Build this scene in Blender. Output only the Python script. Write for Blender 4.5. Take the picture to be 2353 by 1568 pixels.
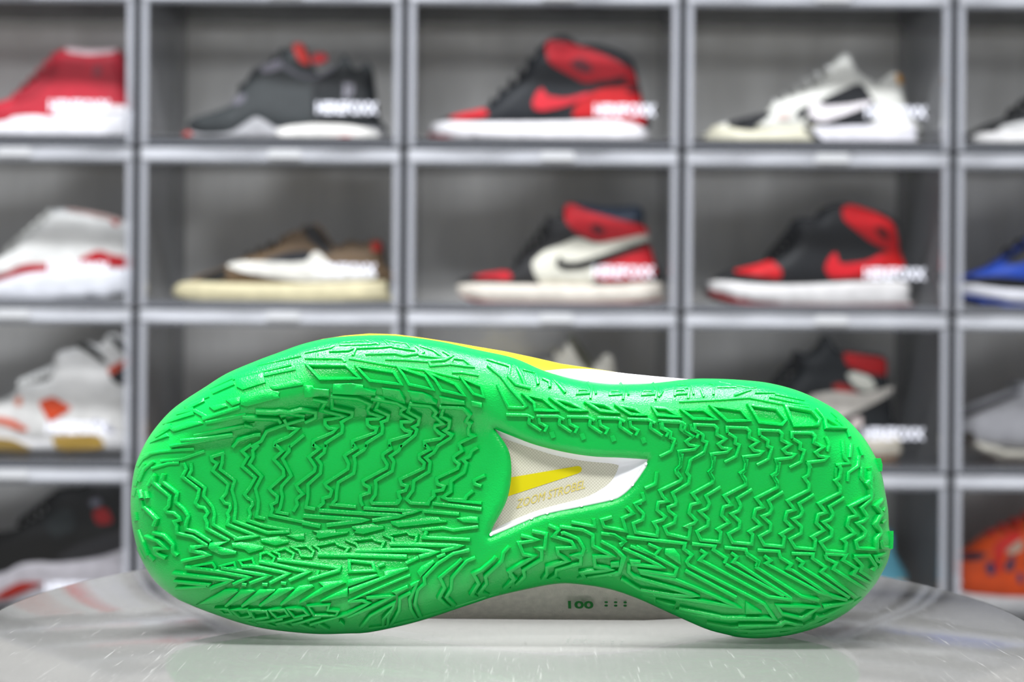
import bpy, bmesh, math, random
import numpy as np
from mathutils import Vector, Matrix
from mathutils.geometry import delaunay_2d_cdt

# ------------------------------------------------------------------ camera, world, lights, exposure
W, H = 2353.0, 1568.0
F = 3480.0                      # focal length in pixels of the 2353 px frame
ROLL = 0.0078
CAMZ = 0.1212
S = bpy.context.scene
COL = S.collection
for o in list(bpy.data.objects):
    bpy.data.objects.remove(o)

cam_d = bpy.data.cameras.new('camera')
cam = bpy.data.objects.new('camera', cam_d); COL.objects.link(cam)
cam_d.sensor_width = 36.0
cam_d.lens = 36.0 * F / W
cam.location = (0, 0, CAMZ)
cam.rotation_euler = (math.pi / 2, -ROLL, 0)
cam_d.dof.use_dof = True
cam_d.dof.focus_distance = 0.606
cam_d.dof.aperture_fstop = 8.5
cam_d.clip_start = 0.02
S.camera = cam

world = bpy.data.worlds.new('world'); S.world = world
world.use_nodes = True
bg = world.node_tree.nodes['Background']
bg.inputs[0].default_value = (0.93, 0.96, 1.0, 1)
bg.inputs[1].default_value = 0.5

S.view_settings.view_transform = 'Standard'
S.view_settings.look = 'None'
S.view_settings.exposure = 0.22
S.view_settings.gamma = 1.0
S.view_settings.use_curve_mapping = False
try:
    S.cycles.max_bounces = 10
    S.cycles.transparent_max_bounces = 40
    S.cycles.caustics_reflective = False
    S.cycles.caustics_refractive = False
    S.cycles.sample_clamp_indirect = 4.0
except Exception:
    pass

FLOOR_Z, CEIL_Z = -0.69, 2.05
LAMPS = [(-0.5, 0.52, 80.0), (0.47, 0.52, 52.0), (-0.7, -1.0, 48.0), (0.7, -1.0, 28.0)]
for (lx, ly, pw) in LAMPS:
    ld = bpy.data.lights.new('ceiling_panel_light', 'AREA')
    ld.shape = 'RECTANGLE'; ld.size = 0.9; ld.size_y = 0.3
    ld.energy = pw; ld.color = (0.97, 0.985, 1.0)
    lo = bpy.data.objects.new('ceiling_panel_light', ld); COL.objects.link(lo)
    lo.location = (lx, ly, CEIL_Z - 0.035)

# ------------------------------------------------------------------ helpers
def unp(px, py, Y):
    """point at depth Y seen at photo pixel (px, py)"""
    u = (px - W / 2) / F; v = (H / 2 - py) / F
    c, s = math.cos(ROLL), math.sin(ROLL)
    return Vector(((u * c - v * s) * Y, Y, CAMZ + (u * s + v * c) * Y))

def unpa(px, py, Y):
    u = (px - W / 2) / F; v = (H / 2 - py) / F
    c, s = math.cos(ROLL), math.sin(ROLL)
    return np.stack([(u * c - v * s) * Y, Y + 0 * u, CAMZ + (u * s + v * c) * Y], -1)

def lin(r, g, b):
    f = lambda c: (c / 12.92 if c <= 0.04045 else ((c + 0.055) / 1.055) ** 2.4)
    return (f(r / 255), f(g / 255), f(b / 255), 1)

def tag(o, label=None, cat=None, group=None, kind=None):
    if label: o['label'] = label
    if cat: o['category'] = cat
    if group: o['group'] = group
    if kind: o['kind'] = kind
    return o

def empty(name, loc, label=None, cat=None, group=None):
    o = bpy.data.objects.new(name, None); COL.objects.link(o)
    o.location = loc; o.empty_display_size = 0.05
    return tag(o, label, cat, group)

def mesh_obj(name, verts, faces, mat, parent=None, smooth=None, recalc=True):
    """world-space verts -> object; with a parent the verts are made local to the root Empty"""
    org = Vector((0, 0, 0)); p = parent
    while p is not None:
        org += Vector(p.location); p = p.parent
    me = bpy.data.meshes.new(name)
    me.from_pydata([tuple(Vector(v) - org) for v in verts], [], [tuple(f) for f in faces])
    if recalc:
        bm = bmesh.new(); bm.from_mesh(me)
        bmesh.ops.recalc_face_normals(bm, faces=bm.faces)
        bm.to_mesh(me); bm.free()
    if smooth is not None:
        me.polygons.foreach_set('use_smooth', [True] * len(me.polygons))
        try:
            me.set_sharp_from_angle(angle=math.radians(smooth))
        except Exception:
            pass
    me.materials.append(mat)
    me.update()
    o = bpy.data.objects.new(name, me); COL.objects.link(o)
    if parent is not None: o.parent = parent
    return o

def box_geo(x0, x1, y0, y1, z0, z1, b=0.0):
    if b <= 0:
        v = [(x, y, z) for z in (z0, z1) for y in (y0, y1) for x in (x0, x1)]
        f = [(0, 2, 3, 1), (4, 5, 7, 6), (0, 1, 5, 4), (2, 6, 7, 3), (0, 4, 6, 2), (1, 3, 7, 5)]
        return v, f
    bm = bmesh.new()
    bmesh.ops.create_cube(bm, size=1)
    for v in bm.verts:
        v.co = Vector(((x0 + x1) / 2 + v.co.x * (x1 - x0), (y0 + y1) / 2 + v.co.y * (y1 - y0), (z0 + z1) / 2 + v.co.z * (z1 - z0)))
    bmesh.ops.bevel(bm, geom=list(bm.edges), offset=b, segments=2, affect='EDGES')
    bm.verts.index_update()
    v = [tuple(x.co) for x in bm.verts]; f = [[x.index for x in q.verts] for q in bm.faces]
    bm.free()
    return v, f

def join_geo(*gs):
    V, Fc = [], []
    for v, f in gs:
        n = len(V); V += list(v); Fc += [[i + n for i in q] for q in f]
    return V, Fc

def catmull(pts, n=6, closed=True):
    P = [np.array(p, float) for p in pts]; out = []
    N = len(P)
    rng = range(N if closed else N - 1)
    for i in rng:
        p0 = P[(i - 1) % N] if closed else P[max(i - 1, 0)]
        p1 = P[i]; p2 = P[(i + 1) % N]
        p3 = P[(i + 2) % N] if closed else P[min(i + 2, N - 1)]
        for k in range(n):
            t = k / n
            out.append(0.5 * (2 * p1 + (p2 - p0) * t + (2 * p0 - 5 * p1 + 4 * p2 - p3) * t * t + (3 * p1 - p0 - 3 * p2 + p3) * t ** 3))
    if not closed: out.append(P[-1])
    return np.array(out)

def inside(poly, pts):
    x, y = pts[:, 0], pts[:, 1]; r = np.zeros(len(pts), bool)
    n = len(poly); j = n - 1
    for i in range(n):
        xi, yi = poly[i]; xj, yj = poly[j]
        c = ((yi > y) != (yj > y))
        if yi != yj:
            r ^= c & (x < (xj - xi) * (y - yi) / (yj - yi) + xi)
        j = i
    return r

def dist_poly(poly, pts):
    """unsigned distance of pts to closed polyline"""
    a = poly; b = np.roll(poly, -1, 0); ab = b - a
    L2 = (ab ** 2).sum(1) + 1e-12
    best = np.full(len(pts), 1e9)
    for i in range(len(a)):
        t = np.clip(((pts - a[i]) @ ab[i]) / L2[i], 0, 1)
        d = np.hypot(pts[:, 0] - a[i, 0] - t * ab[i, 0], pts[:, 1] - a[i, 1] - t * ab[i, 1])
        best = np.minimum(best, d)
    return best

def resample(P, n):
    P = np.array(P, float); d = np.r_[0, np.cumsum(np.hypot(*(P[1:] - P[:-1]).T))]
    t = np.linspace(0, d[-1], n)
    return np.stack([np.interp(t, d, P[:, 0]), np.interp(t, d, P[:, 1])], 1)

def cdt(bound, extra=(), hole=None):
    """triangulate a closed polygon with extra interior points"""
    n = len(bound)
    pts = [Vector((float(p[0]), float(p[1]))) for p in bound]
    edges = [(i, (i + 1) % n) for i in range(n)]
    if hole is not None:
        m = len(hole); k = len(pts)
        pts += [Vector((float(p[0]), float(p[1]))) for p in hole]
        edges += [(k + i, k + (i + 1) % m) for i in range(m)]
    pts += [Vector((float(p[0]), float(p[1]))) for p in extra]
    v, e, f, ov, oe, of = delaunay_2d_cdt(pts, edges, [], 0, 1e-7)
    V = np.array([(p.x, p.y) for p in v])
    T = np.array([t for t in f if len(t) == 3])
    c = V[T].mean(1)
    keep = inside(np.array(bound), c)
    if hole is not None: keep &= ~inside(np.array(hole), c)
    return V, T[keep], [o[0] if o else -1 for o in ov]

# ------------------------------------------------------------------ materials
def principled(name, col, rough=0.5, spec=0.5, **kw):
    m = bpy.data.materials.new(name); m.use_nodes = True
    b = m.node_tree.nodes['Principled BSDF']
    b.inputs['Base Color'].default_value = col
    b.inputs['Roughness'].default_value = rough
    b.inputs['Specular IOR Level'].default_value = spec
    for k, v in kw.items():
        b.inputs[k].default_value = v
    return m

def add_noise(m, scale=40.0, amount=0.25, bump=0.0, bump_scale=None, detail=3.0, stretch=None):
    """procedural colour variation and fine relief on a principled material"""
    nt = m.node_tree; b = nt.nodes['Principled BSDF']
    tc = nt.nodes.new('ShaderNodeTexCoord')
    src = tc.outputs['Object']
    if stretch:
        mp = nt.nodes.new('ShaderNodeMapping'); mp.inputs['Scale'].default_value = stretch
        nt.links.new(src, mp.inputs['Vector']); src = mp.outputs['Vector']
    col = tuple(b.inputs['Base Color'].default_value)
    if amount > 0:
        n = nt.nodes.new('ShaderNodeTexNoise'); n.inputs['Scale'].default_value = scale; n.inputs['Detail'].default_value = detail
        nt.links.new(src, n.inputs['Vector'])
        r = nt.nodes.new('ShaderNodeValToRGB')
        r.color_ramp.elements[0].position = 0.3; r.color_ramp.elements[1].position = 0.7
        r.color_ramp.elements[0].color = tuple(c * (1 - amount) for c in col[:3]) + (1,)
        r.color_ramp.elements[1].color = tuple(min(1, c * (1 + amount)) for c in col[:3]) + (1,)
        nt.links.new(n.outputs['Fac'], r.inputs['Fac'])
        nt.links.new(r.outputs['Color'], b.inputs['Base Color'])
    if bump > 0:
        n2 = nt.nodes.new('ShaderNodeTexNoise'); n2.inputs['Scale'].default_value = bump_scale or scale * 4
        n2.inputs['Detail'].default_value = 2.0
        nt.links.new(src, n2.inputs['Vector'])
        bp = nt.nodes.new('ShaderNodeBump'); bp.inputs['Strength'].default_value = bump; bp.inputs['Distance'].default_value = 0.001
        nt.links.new(n2.outputs['Fac'], bp.inputs['Height'])
        nt.links.new(bp.outputs['Normal'], b.inputs['Normal'])
    return m

MATS = {}
def leather(r, g, b, rough=0.55, amount=0.1):
    k = ('l', r, g, b, rough)
    if k not in MATS:
        MATS[k] = add_noise(principled('shoe_material_%d_%d_%d' % (r, g, b), tuple(0.84 * c for c in lin(r, g, b)[:3]) + (1,), rough, 0.22), 60, amount, 0.15, 500)
    return MATS[k]

GREEN = principled('translucent_green_rubber', lin(0, 181, 72), 0.22, 0.33)
add_noise(GREEN, 30, 0.05, 0.22, 1600)
gb = GREEN.node_tree.nodes['Principled BSDF']
gb.inputs['Subsurface Weight'].default_value = 0.12
gb.inputs['Subsurface Radius'].default_value = (0.2, 1.0, 0.25)
gb.inputs['Subsurface Scale'].default_value = 0.004
WHITE_PLASTIC = principled('white_plastic', lin(244, 244, 248), 0.3, 0.5)
add_noise(WHITE_PLASTIC, 40, 0.02)
CREAM_KNIT = principled('cream_knit', lin(240, 234, 222), 0.8, 0.2)
add_noise(CREAM_KNIT, 300, 0.08, 0.5, 1500)
BEIGE_CLOTH = principled('beige_woven_cloth', lin(216, 214, 196), 0.85, 0.2)
_nt = BEIGE_CLOTH.node_tree
_tc = _nt.nodes.new('ShaderNodeTexCoord'); _wv = _nt.nodes.new('ShaderNodeTexChecker')
_wv.inputs['Scale'].default_value = 1500
_wv.inputs['Color1'].default_value = lin(220, 217, 200); _wv.inputs['Color2'].default_value = lin(200, 196, 176)
_nt.links.new(_tc.outputs['Object'], _wv.inputs['Vector'])
_nt.links.new(_wv.outputs['Color'], _nt.nodes['Principled BSDF'].inputs['Base Color'])
YELLOW = principled('yellow_gloss', lin(250, 222, 20), 0.4, 0.4); add_noise(YELLOW, 50, 0.03)
YELLOW_PRINT = principled('yellow_print', lin(222, 208, 10), 0.6, 0.2); add_noise(YELLOW_PRINT, 50, 0.02)
YELLOW_FAINT = principled('faint_yellow_print', lin(222, 205, 110), 0.7, 0.2); add_noise(YELLOW_FAINT, 50, 0.02)
GREEN_PRINT = principled('green_print', lin(40, 130, 60), 0.6, 0.2); add_noise(GREEN_PRINT, 50, 0.02)
DARK_LINING = principled('dark_lining', lin(60, 58, 54), 0.9, 0.1); add_noise(DARK_LINING, 200, 0.1)

def clear_mat(name, tint, rough, ior, extra=0.0, dcol=None, mott=None, mamt=0.0):
    """thin clear plastic: see-through with a Fresnel gloss, optionally part frosted"""
    m = bpy.data.materials.new(name); m.use_nodes = True
    nt = m.node_tree; nt.nodes.clear()
    out = nt.nodes.new('ShaderNodeOutputMaterial')
    tr = nt.nodes.new('ShaderNodeBsdfTransparent'); tr.inputs[0].default_value = tint
    gl = nt.nodes.new('ShaderNodeBsdfGlossy'); gl.inputs['Roughness'].default_value = rough
    gl.inputs['Color'].default_value = (1, 1, 1, 1)
    fr = nt.nodes.new('ShaderNodeFresnel'); fr.inputs['IOR'].default_value = ior
    tc = nt.nodes.new('ShaderNodeTexCoord'); nz = nt.nodes.new('ShaderNodeTexNoise')
    nz.inputs['Scale'].default_value = 9.0
    bp = nt.nodes.new('ShaderNodeBump'); bp.inputs['Strength'].default_value = 0.12; bp.inputs['Distance'].default_value = 0.01
    nt.links.new(tc.outputs['Object'], nz.inputs['Vector'])
    nt.links.new(nz.outputs['Fac'], bp.inputs['Height'])
    nt.links.new(bp.outputs['Normal'], gl.inputs['Normal']); nt.links.new(bp.outputs['Normal'], fr.inputs['Normal'])
    base = tr.outputs[0]
    if extra > 0:
        df = nt.nodes.new('ShaderNodeBsdfDiffuse'); df.inputs['Color'].default_value = dcol
        mx0 = nt.nodes.new('ShaderNodeMixShader'); mx0.inputs[0].default_value = extra
        nt.links.new(tr.outputs[0], mx0.inputs[1]); nt.links.new(df.outputs[0], mx0.inputs[2])
        if mott:      # uneven haze in mottled patches; on the back panels it imitates reflections
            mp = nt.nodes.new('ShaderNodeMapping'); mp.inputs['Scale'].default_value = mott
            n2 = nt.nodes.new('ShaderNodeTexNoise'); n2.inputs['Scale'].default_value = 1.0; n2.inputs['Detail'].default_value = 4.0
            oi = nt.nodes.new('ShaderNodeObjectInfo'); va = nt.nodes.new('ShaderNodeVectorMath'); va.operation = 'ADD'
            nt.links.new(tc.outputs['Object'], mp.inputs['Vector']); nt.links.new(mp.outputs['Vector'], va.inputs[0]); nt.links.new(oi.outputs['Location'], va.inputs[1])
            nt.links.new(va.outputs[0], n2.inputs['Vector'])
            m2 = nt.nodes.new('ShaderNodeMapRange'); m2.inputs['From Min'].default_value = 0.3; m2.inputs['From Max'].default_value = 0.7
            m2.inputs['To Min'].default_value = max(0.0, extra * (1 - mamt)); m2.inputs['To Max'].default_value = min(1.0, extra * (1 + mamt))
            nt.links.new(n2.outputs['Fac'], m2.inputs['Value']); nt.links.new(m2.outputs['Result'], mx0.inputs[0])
        base = mx0.outputs[0]
    mx = nt.nodes.new('ShaderNodeMixShader')
    nt.links.new(fr.outputs[0], mx.inputs[0]); nt.links.new(base, mx.inputs[1]); nt.links.new(gl.outputs[0], mx.inputs[2])
    nt.links.new(mx.outputs[0], out.inputs['Surface'])
    return m

ACRYLIC = clear_mat('clear_acrylic', (0.985, 0.987, 0.99, 1), 0.06, 1.22)
ACRYLIC_BAR = clear_mat('clear_acrylic_bar', (0.93, 0.94, 0.96, 1), 0.08, 1.35, 0.34, lin(205, 208, 218))
ACRYLIC_SIDE = clear_mat('clear_acrylic_side', (0.95, 0.955, 0.965, 1), 0.08, 1.3, 0.3, lin(222, 224, 230))
ACRYLIC_BASE = clear_mat('clear_acrylic_base', (0.95, 0.955, 0.965, 1), 0.08, 1.3, 0.16, lin(205, 207, 214))
ACRYLIC_BACK = clear_mat('hazy_acrylic_back', (0.94, 0.94, 0.94, 1), 0.3, 1.25, 0.84, lin(244, 242, 238), (9.0, 9.0, 1.6), 0.42)  # upright mottling in the haze stands in for reflections
FROST = clear_mat('frosted_acrylic_frame', (0.9, 0.91, 0.93, 1), 0.15, 1.4, 0.38, lin(228, 231, 240), (9.0, 9.0, 30.0), 0.4)
EDGE = clear_mat('smoky_acrylic_edge', (0.7, 0.72, 0.75, 1), 0.15, 1.4, 0.28, lin(150, 153, 162))
DARK_EDGE = clear_mat('dark_acrylic_edge', (0.5, 0.52, 0.55, 1), 0.2, 1.4, 0.6, lin(84, 86, 92))
ACRYLIC_LATCH = clear_mat('clear_acrylic_latch', (0.95, 0.95, 0.96, 1), 0.1, 1.45, 0.5, lin(228, 230, 234))
LETTER = principled('white_vinyl_lettering', lin(226, 228, 240), 0.5, 0.3); add_noise(LETTER, 60, 0.02)

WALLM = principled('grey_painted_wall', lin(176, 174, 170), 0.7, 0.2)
add_noise(WALLM, 2.2, 0.28, 0.1, 60, stretch=(3.0, 1.0, 0.8))  # streaks in the wall colour stand in for reflections and shop clutter
FLOORM = principled('grey_floor', lin(150, 146, 140), 0.5, 0.3); add_noise(FLOORM, 4, 0.1)
CEILM = principled('white_ceiling', lin(230, 230, 228), 0.9, 0.1); add_noise(CEILM, 4, 0.03)
PLINTHM = principled('grey_plinth', lin(120, 118, 116), 0.6, 0.3); add_noise(PLINTHM, 6, 0.08)
METAL = principled('lamp_metal', lin(200, 200, 200), 0.35, 0.5, Metallic=0.8); add_noise(METAL, 20, 0.04)

# ------------------------------------------------------------------ room
def slab(name, x0, x1, y0, y1, z0, z1, mat):
    v, f = box_geo(x0, x1, y0, y1, z0, z1)
    o = mesh_obj(name, v, f, mat); o['kind'] = 'structure'
    return o
slab('floor', -2.6, 2.6, -2.6, 2.42, FLOOR_Z - 0.05, FLOOR_Z, FLOORM)
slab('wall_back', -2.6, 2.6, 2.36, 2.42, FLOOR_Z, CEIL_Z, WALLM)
slab('ceiling', -2.6, 2.6, -2.6, 2.42, CEIL_Z, CEIL_Z + 0.05, CEILM)
for i, (lx, ly, pw) in enumerate(LAMPS):
    t = empty('ceiling_lamp', (lx, ly, CEIL_Z - 0.04), 'flat rectangular panel lamp set on the white ceiling', 'lamp', 'ceiling panel lamps')
    g = join_geo(box_geo(lx - 0.47, lx + 0.47, ly - 0.17, ly + 0.17, CEIL_Z - 0.03, CEIL_Z - 0.001),)
    mesh_obj('housing', *g, METAL, t)
    z0, z1 = CEIL_Z - 0.045, CEIL_Z - 0.03
    g = join_geo(box_geo(lx - 0.47, lx + 0.47, ly - 0.17, ly - 0.15, z0, z1), box_geo(lx - 0.47, lx + 0.47, ly + 0.15, ly + 0.17, z0, z1),
                 box_geo(lx - 0.47, lx - 0.45, ly - 0.15, ly + 0.15, z0, z1), box_geo(lx + 0.45, lx + 0.47, ly - 0.15, ly + 0.15, z0, z1))
    mesh_obj('trim_frame', *g, METAL, t)

# ------------------------------------------------------------------ round table
TABLE_C = (0.0, 0.6744); TABLE_R = 0.2285
TABLEM = bpy.data.materials.new('scratched_clear_acrylic_top'); TABLEM.use_nodes = True
nt = TABLEM.node_tree; nt.nodes.clear()
out = nt.nodes.new('ShaderNodeOutputMaterial'); tc = nt.nodes.new('ShaderNodeTexCoord')
adds = []      # hairline scratches in several directions
for k, (rot, sc) in enumerate([(0.5, (620, 22, 1)), (-0.75, (560, 26, 1)), (1.35, (500, 20, 1))]):
    mp = nt.nodes.new('ShaderNodeMapping'); mp.inputs['Rotation'].default_value = (0, 0, rot); mp.inputs['Scale'].default_value = sc
    nn = nt.nodes.new('ShaderNodeTexNoise'); nn.inputs['Scale'].default_value = 1.6; nn.inputs['Detail'].default_value = 3
    nn.inputs['Distortion'].default_value = 0.7
    rr = nt.nodes.new('ShaderNodeValToRGB'); rr.color_ramp.elements[0].position = 0.66; rr.color_ramp.elements[1].position = 0.74
    nt.links.new(tc.outputs['Object'], mp.inputs['Vector']); nt.links.new(mp.outputs['Vector'], nn.inputs['Vector'])
    nt.links.new(nn.outputs['Fac'], rr.inputs['Fac']); adds.append(rr.outputs['Color'])
ad = nt.nodes.new('ShaderNodeMath'); ad.operation = 'ADD'; nt.links.new(adds[0], ad.inputs[0]); nt.links.new(adds[1], ad.inputs[1])
ad2 = nt.nodes.new('ShaderNodeMath'); ad2.operation = 'ADD'; nt.links.new(ad.outputs[0], ad2.inputs[0]); nt.links.new(adds[2], ad2.inputs[1])
hz_ = nt.nodes.new('ShaderNodeMapRange'); hz_.inputs['To Min'].default_value = 0.17; hz_.inputs['To Max'].default_value = 0.28
nt.links.new(ad2.outputs[0], hz_.inputs['Value'])
tr = nt.nodes.new('ShaderNodeBsdfTransparent'); tr.inputs[0].default_value = (0.95, 0.955, 0.95, 1)
df = nt.nodes.new('ShaderNodeBsdfDiffuse'); df.inputs['Color'].default_value = lin(214, 213, 210)
gl = nt.nodes.new('ShaderNodeBsdfGlossy'); gl.inputs['Color'].default_value = (1, 1, 1, 1)
mr = nt.nodes.new('ShaderNodeMapRange'); mr.inputs['To Min'].default_value = 0.1; mr.inputs['To Max'].default_value = 0.2
nt.links.new(ad2.outputs[0], mr.inputs['Value']); nt.links.new(mr.outputs['Result'], gl.inputs['Roughness'])
fr = nt.nodes.new('ShaderNodeFresnel'); fr.inputs['IOR'].default_value = 1.5
mx1 = nt.nodes.new('ShaderNodeMixShader'); nt.links.new(hz_.outputs['Result'], mx1.inputs[0]); nt.links.new(tr.outputs[0], mx1.inputs[1]); nt.links.new(df.outputs[0], mx1.inputs[2])
mx2 = nt.nodes.new('ShaderNodeMixShader'); nt.links.new(fr.outputs[0], mx2.inputs[0]); nt.links.new(mx1.outputs[0], mx2.inputs[1]); nt.links.new(gl.outputs[0], mx2.inputs[2])
nt.links.new(mx2.outputs[0], out.inputs['Surface'])
BOUNCEM = principled('pale_bounce_disc', lin(196, 195, 192), 0.5, 0.3); add_noise(BOUNCEM, 14, 0.05)

def lathe(cx, cy, prof, n=96):
    V, Fc = [], []
    for (r, z) in prof:
        for k in range(n):
            a = 2 * math.pi * k / n
            V.append((cx + r * math.cos(a), cy + r * math.sin(a), z))
    for i in range(len(prof) - 1):
        for k in range(n):
            k2 = (k + 1) % n
            Fc.append((i * n + k, i * n + k2, (i + 1) * n + k2, (i + 1) * n + k))
    Fc.append(tuple(range(n))[::-1]); Fc.append(tuple((len(prof) - 1) * n + k for k in range(n)))
    return V, Fc
tb = empty('round_table', (TABLE_C[0], TABLE_C[1], FLOOR_Z), 'round table with a scratched clear acrylic top under the green-soled shoe', 'table')
mesh_obj('table_top', *lathe(*TABLE_C, [(TABLE_R - 0.006, -0.012), (TABLE_R - 0.001, -0.0105), (TABLE_R, -0.006), (TABLE_R - 0.0006, -0.0015), (TABLE_R - 0.0025, 0.0)], 160), TABLEM, tb, 40)
RIMM = principled('grey_metal_rim', lin(110, 112, 114), 0.18, 0.5, Metallic=0.7); add_noise(RIMM, 30, 0.05)
def ring(cx, cy, prof, n=160):
    V, Fc = [], []; m = len(prof)
    for (r, z) in prof:
        for k in range(n):
            a = 2 * math.pi * k / n; V.append((cx + r * math.cos(a), cy + r * math.sin(a), z))
    for i in range(m):
        i2 = (i + 1) % m
        for k in range(n):
            k2 = (k + 1) % n
            Fc.append((i * n + k, i * n + k2, i2 * n + k2, i2 * n + k))
    return V, Fc
mesh_obj('edge_band', *ring(*TABLE_C, [(TABLE_R + 0.0003, -0.0115), (TABLE_R + 0.002, -0.009), (TABLE_R + 0.002, -0.003), (TABLE_R + 0.0003, -0.0008)]), RIMM, tb, 40)
mesh_obj('bounce_disc', *lathe(*TABLE_C, [(0.2, -0.075), (0.205, -0.073), (0.205, -0.067), (0.2, -0.065)], 96), BOUNCEM, tb, 40)  # pale disc added below the clear top to bounce light up
for k in range(3):
    an = math.radians(30 + 120 * k); sx, sy = TABLE_C[0] + 0.19 * math.cos(an), TABLE_C[1] + 0.19 * math.sin(an)
    mesh_obj('spacer', *lathe(sx, sy, [(0.006, -0.066), (0.006, -0.0125)], 16), METAL, tb, 40)
mesh_obj('pedestal', *lathe(*TABLE_C, [(0.035, FLOOR_Z + 0.02), (0.03, FLOOR_Z + 0.1), (0.03, -0.11), (0.07, -0.0755)], 48), METAL, tb, 40)
mesh_obj('foot', *lathe(*TABLE_C, [(0.19, FLOOR_Z), (0.19, FLOOR_Z + 0.008), (0.04, FLOOR_Z + 0.022)], 64), METAL, tb, 40)

# ------------------------------------------------------------------ display boxes
BOX_Y0, BOX_Y1 = 1.99, 2.27
SEAM_X = [-316, 310, 925, 1564, 2188, 2814]
SEAM_Y = [-29, 341, 713, 1081, 1450, -399]    # at the middle of the frame; the last is the top of the stack
def zrow(y): return CAMZ + (784 - y) / F * BOX_Y0
def xcol(x): return (x - W / 2) / F * BOX_Y0
FLOOR_OFF = [0.0145, 0.0095, 0.0105, 0.010]
pl_v, pl_f = box_geo(xcol(SEAM_X[0]) - 0.02, xcol(SEAM_X[-1]) + 0.02, BOX_Y0 - 0.02, BOX_Y1 + 0.02, FLOOR_Z, zrow(SEAM_Y[4]) - 0.0005, 0.004)
tag(mesh_obj('storage_plinth', pl_v, pl_f, PLINTHM), 'low grey plinth carrying the lowest row of clear boxes', 'plinth')

def text_mesh(body, name, size, extrude, bold=0.0, sx=1.0):
    cu = bpy.data.curves.new(name, 'FONT'); cu.body = body; cu.size = size; cu.extrude = extrude
    cu.offset = bold; cu.resolution_u = 3
    t = bpy.data.objects.new(name, cu); COL.objects.link(t)
    dg = bpy.context.evaluated_depsgraph_get(); dg.update()
    me = bpy.data.meshes.new_from_object(t.evaluated_get(dg))
    bpy.data.objects.remove(t)
    co = np.array([v.co[:] for v in me.vertices]); co[:, 0] -= co[:, 0].min(); co[:, 0] *= sx
    co[:, 1] -= co[:, 1].min()
    me.vertices.foreach_set('co', co.ravel()); me.update()
    me.materials.clear()
    return me, float(co[:, 0].max()), float(co[:, 1].max())
LET_ME, LET_W, LET_H = text_mesh('HEREFOXX', 'lettering', 0.0215, 0.0004, 0.0007, 0.74)
LET_ME.materials.append(LETTER)

ROWN = ['top', 'second', 'third', 'lowest visible']
BOXC = {
 (0, 0): 'holding the red high-top', (0, 1): 'holding the black shoe with red toe and white heel', (0, 2): 'holding the black and red high-top with a blank white midsole',
 (0, 3): 'holding the white low shoe with black side', (0, 4): 'holding the black-toed white shoe',
 (1, 0): 'holding the white shoe with red mudguard', (1, 1): 'holding the brown low shoe on cream sole', (1, 2): 'holding the black and red high-top with cream side',
 (1, 3): 'holding the black high-top with red toe', (1, 4): 'holding the royal blue shoe',
 (2, 0): 'holding the white high-top with orange diamond', (2, 1): 'holding the tan shoe', (2, 2): 'holding the off-white shoe with dark strap',
 (2, 3): 'holding the black high-top with white swoosh and red collar', (2, 4): 'holding the grey shoe',
 (3, 0): 'holding the black shoe with white wavy sole', (3, 1): 'standing empty under the tan shoe', (3, 2): 'standing empty under the off-white shoe',
 (3, 3): 'holding the pale blue shoe', (3, 4): 'holding the orange and red shoe'}
for c, w_ in enumerate(['red high-top', 'black shoe with red toe', 'black and red high-top with bright white midsole', 'white low shoe with black side', 'black-toed white shoe']):
    BOXC[(-1, c)] = 'standing empty and unseen above the ' + w_  # out-of-view row, added to even the light on the top visible row
BOXZ = {}
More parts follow.
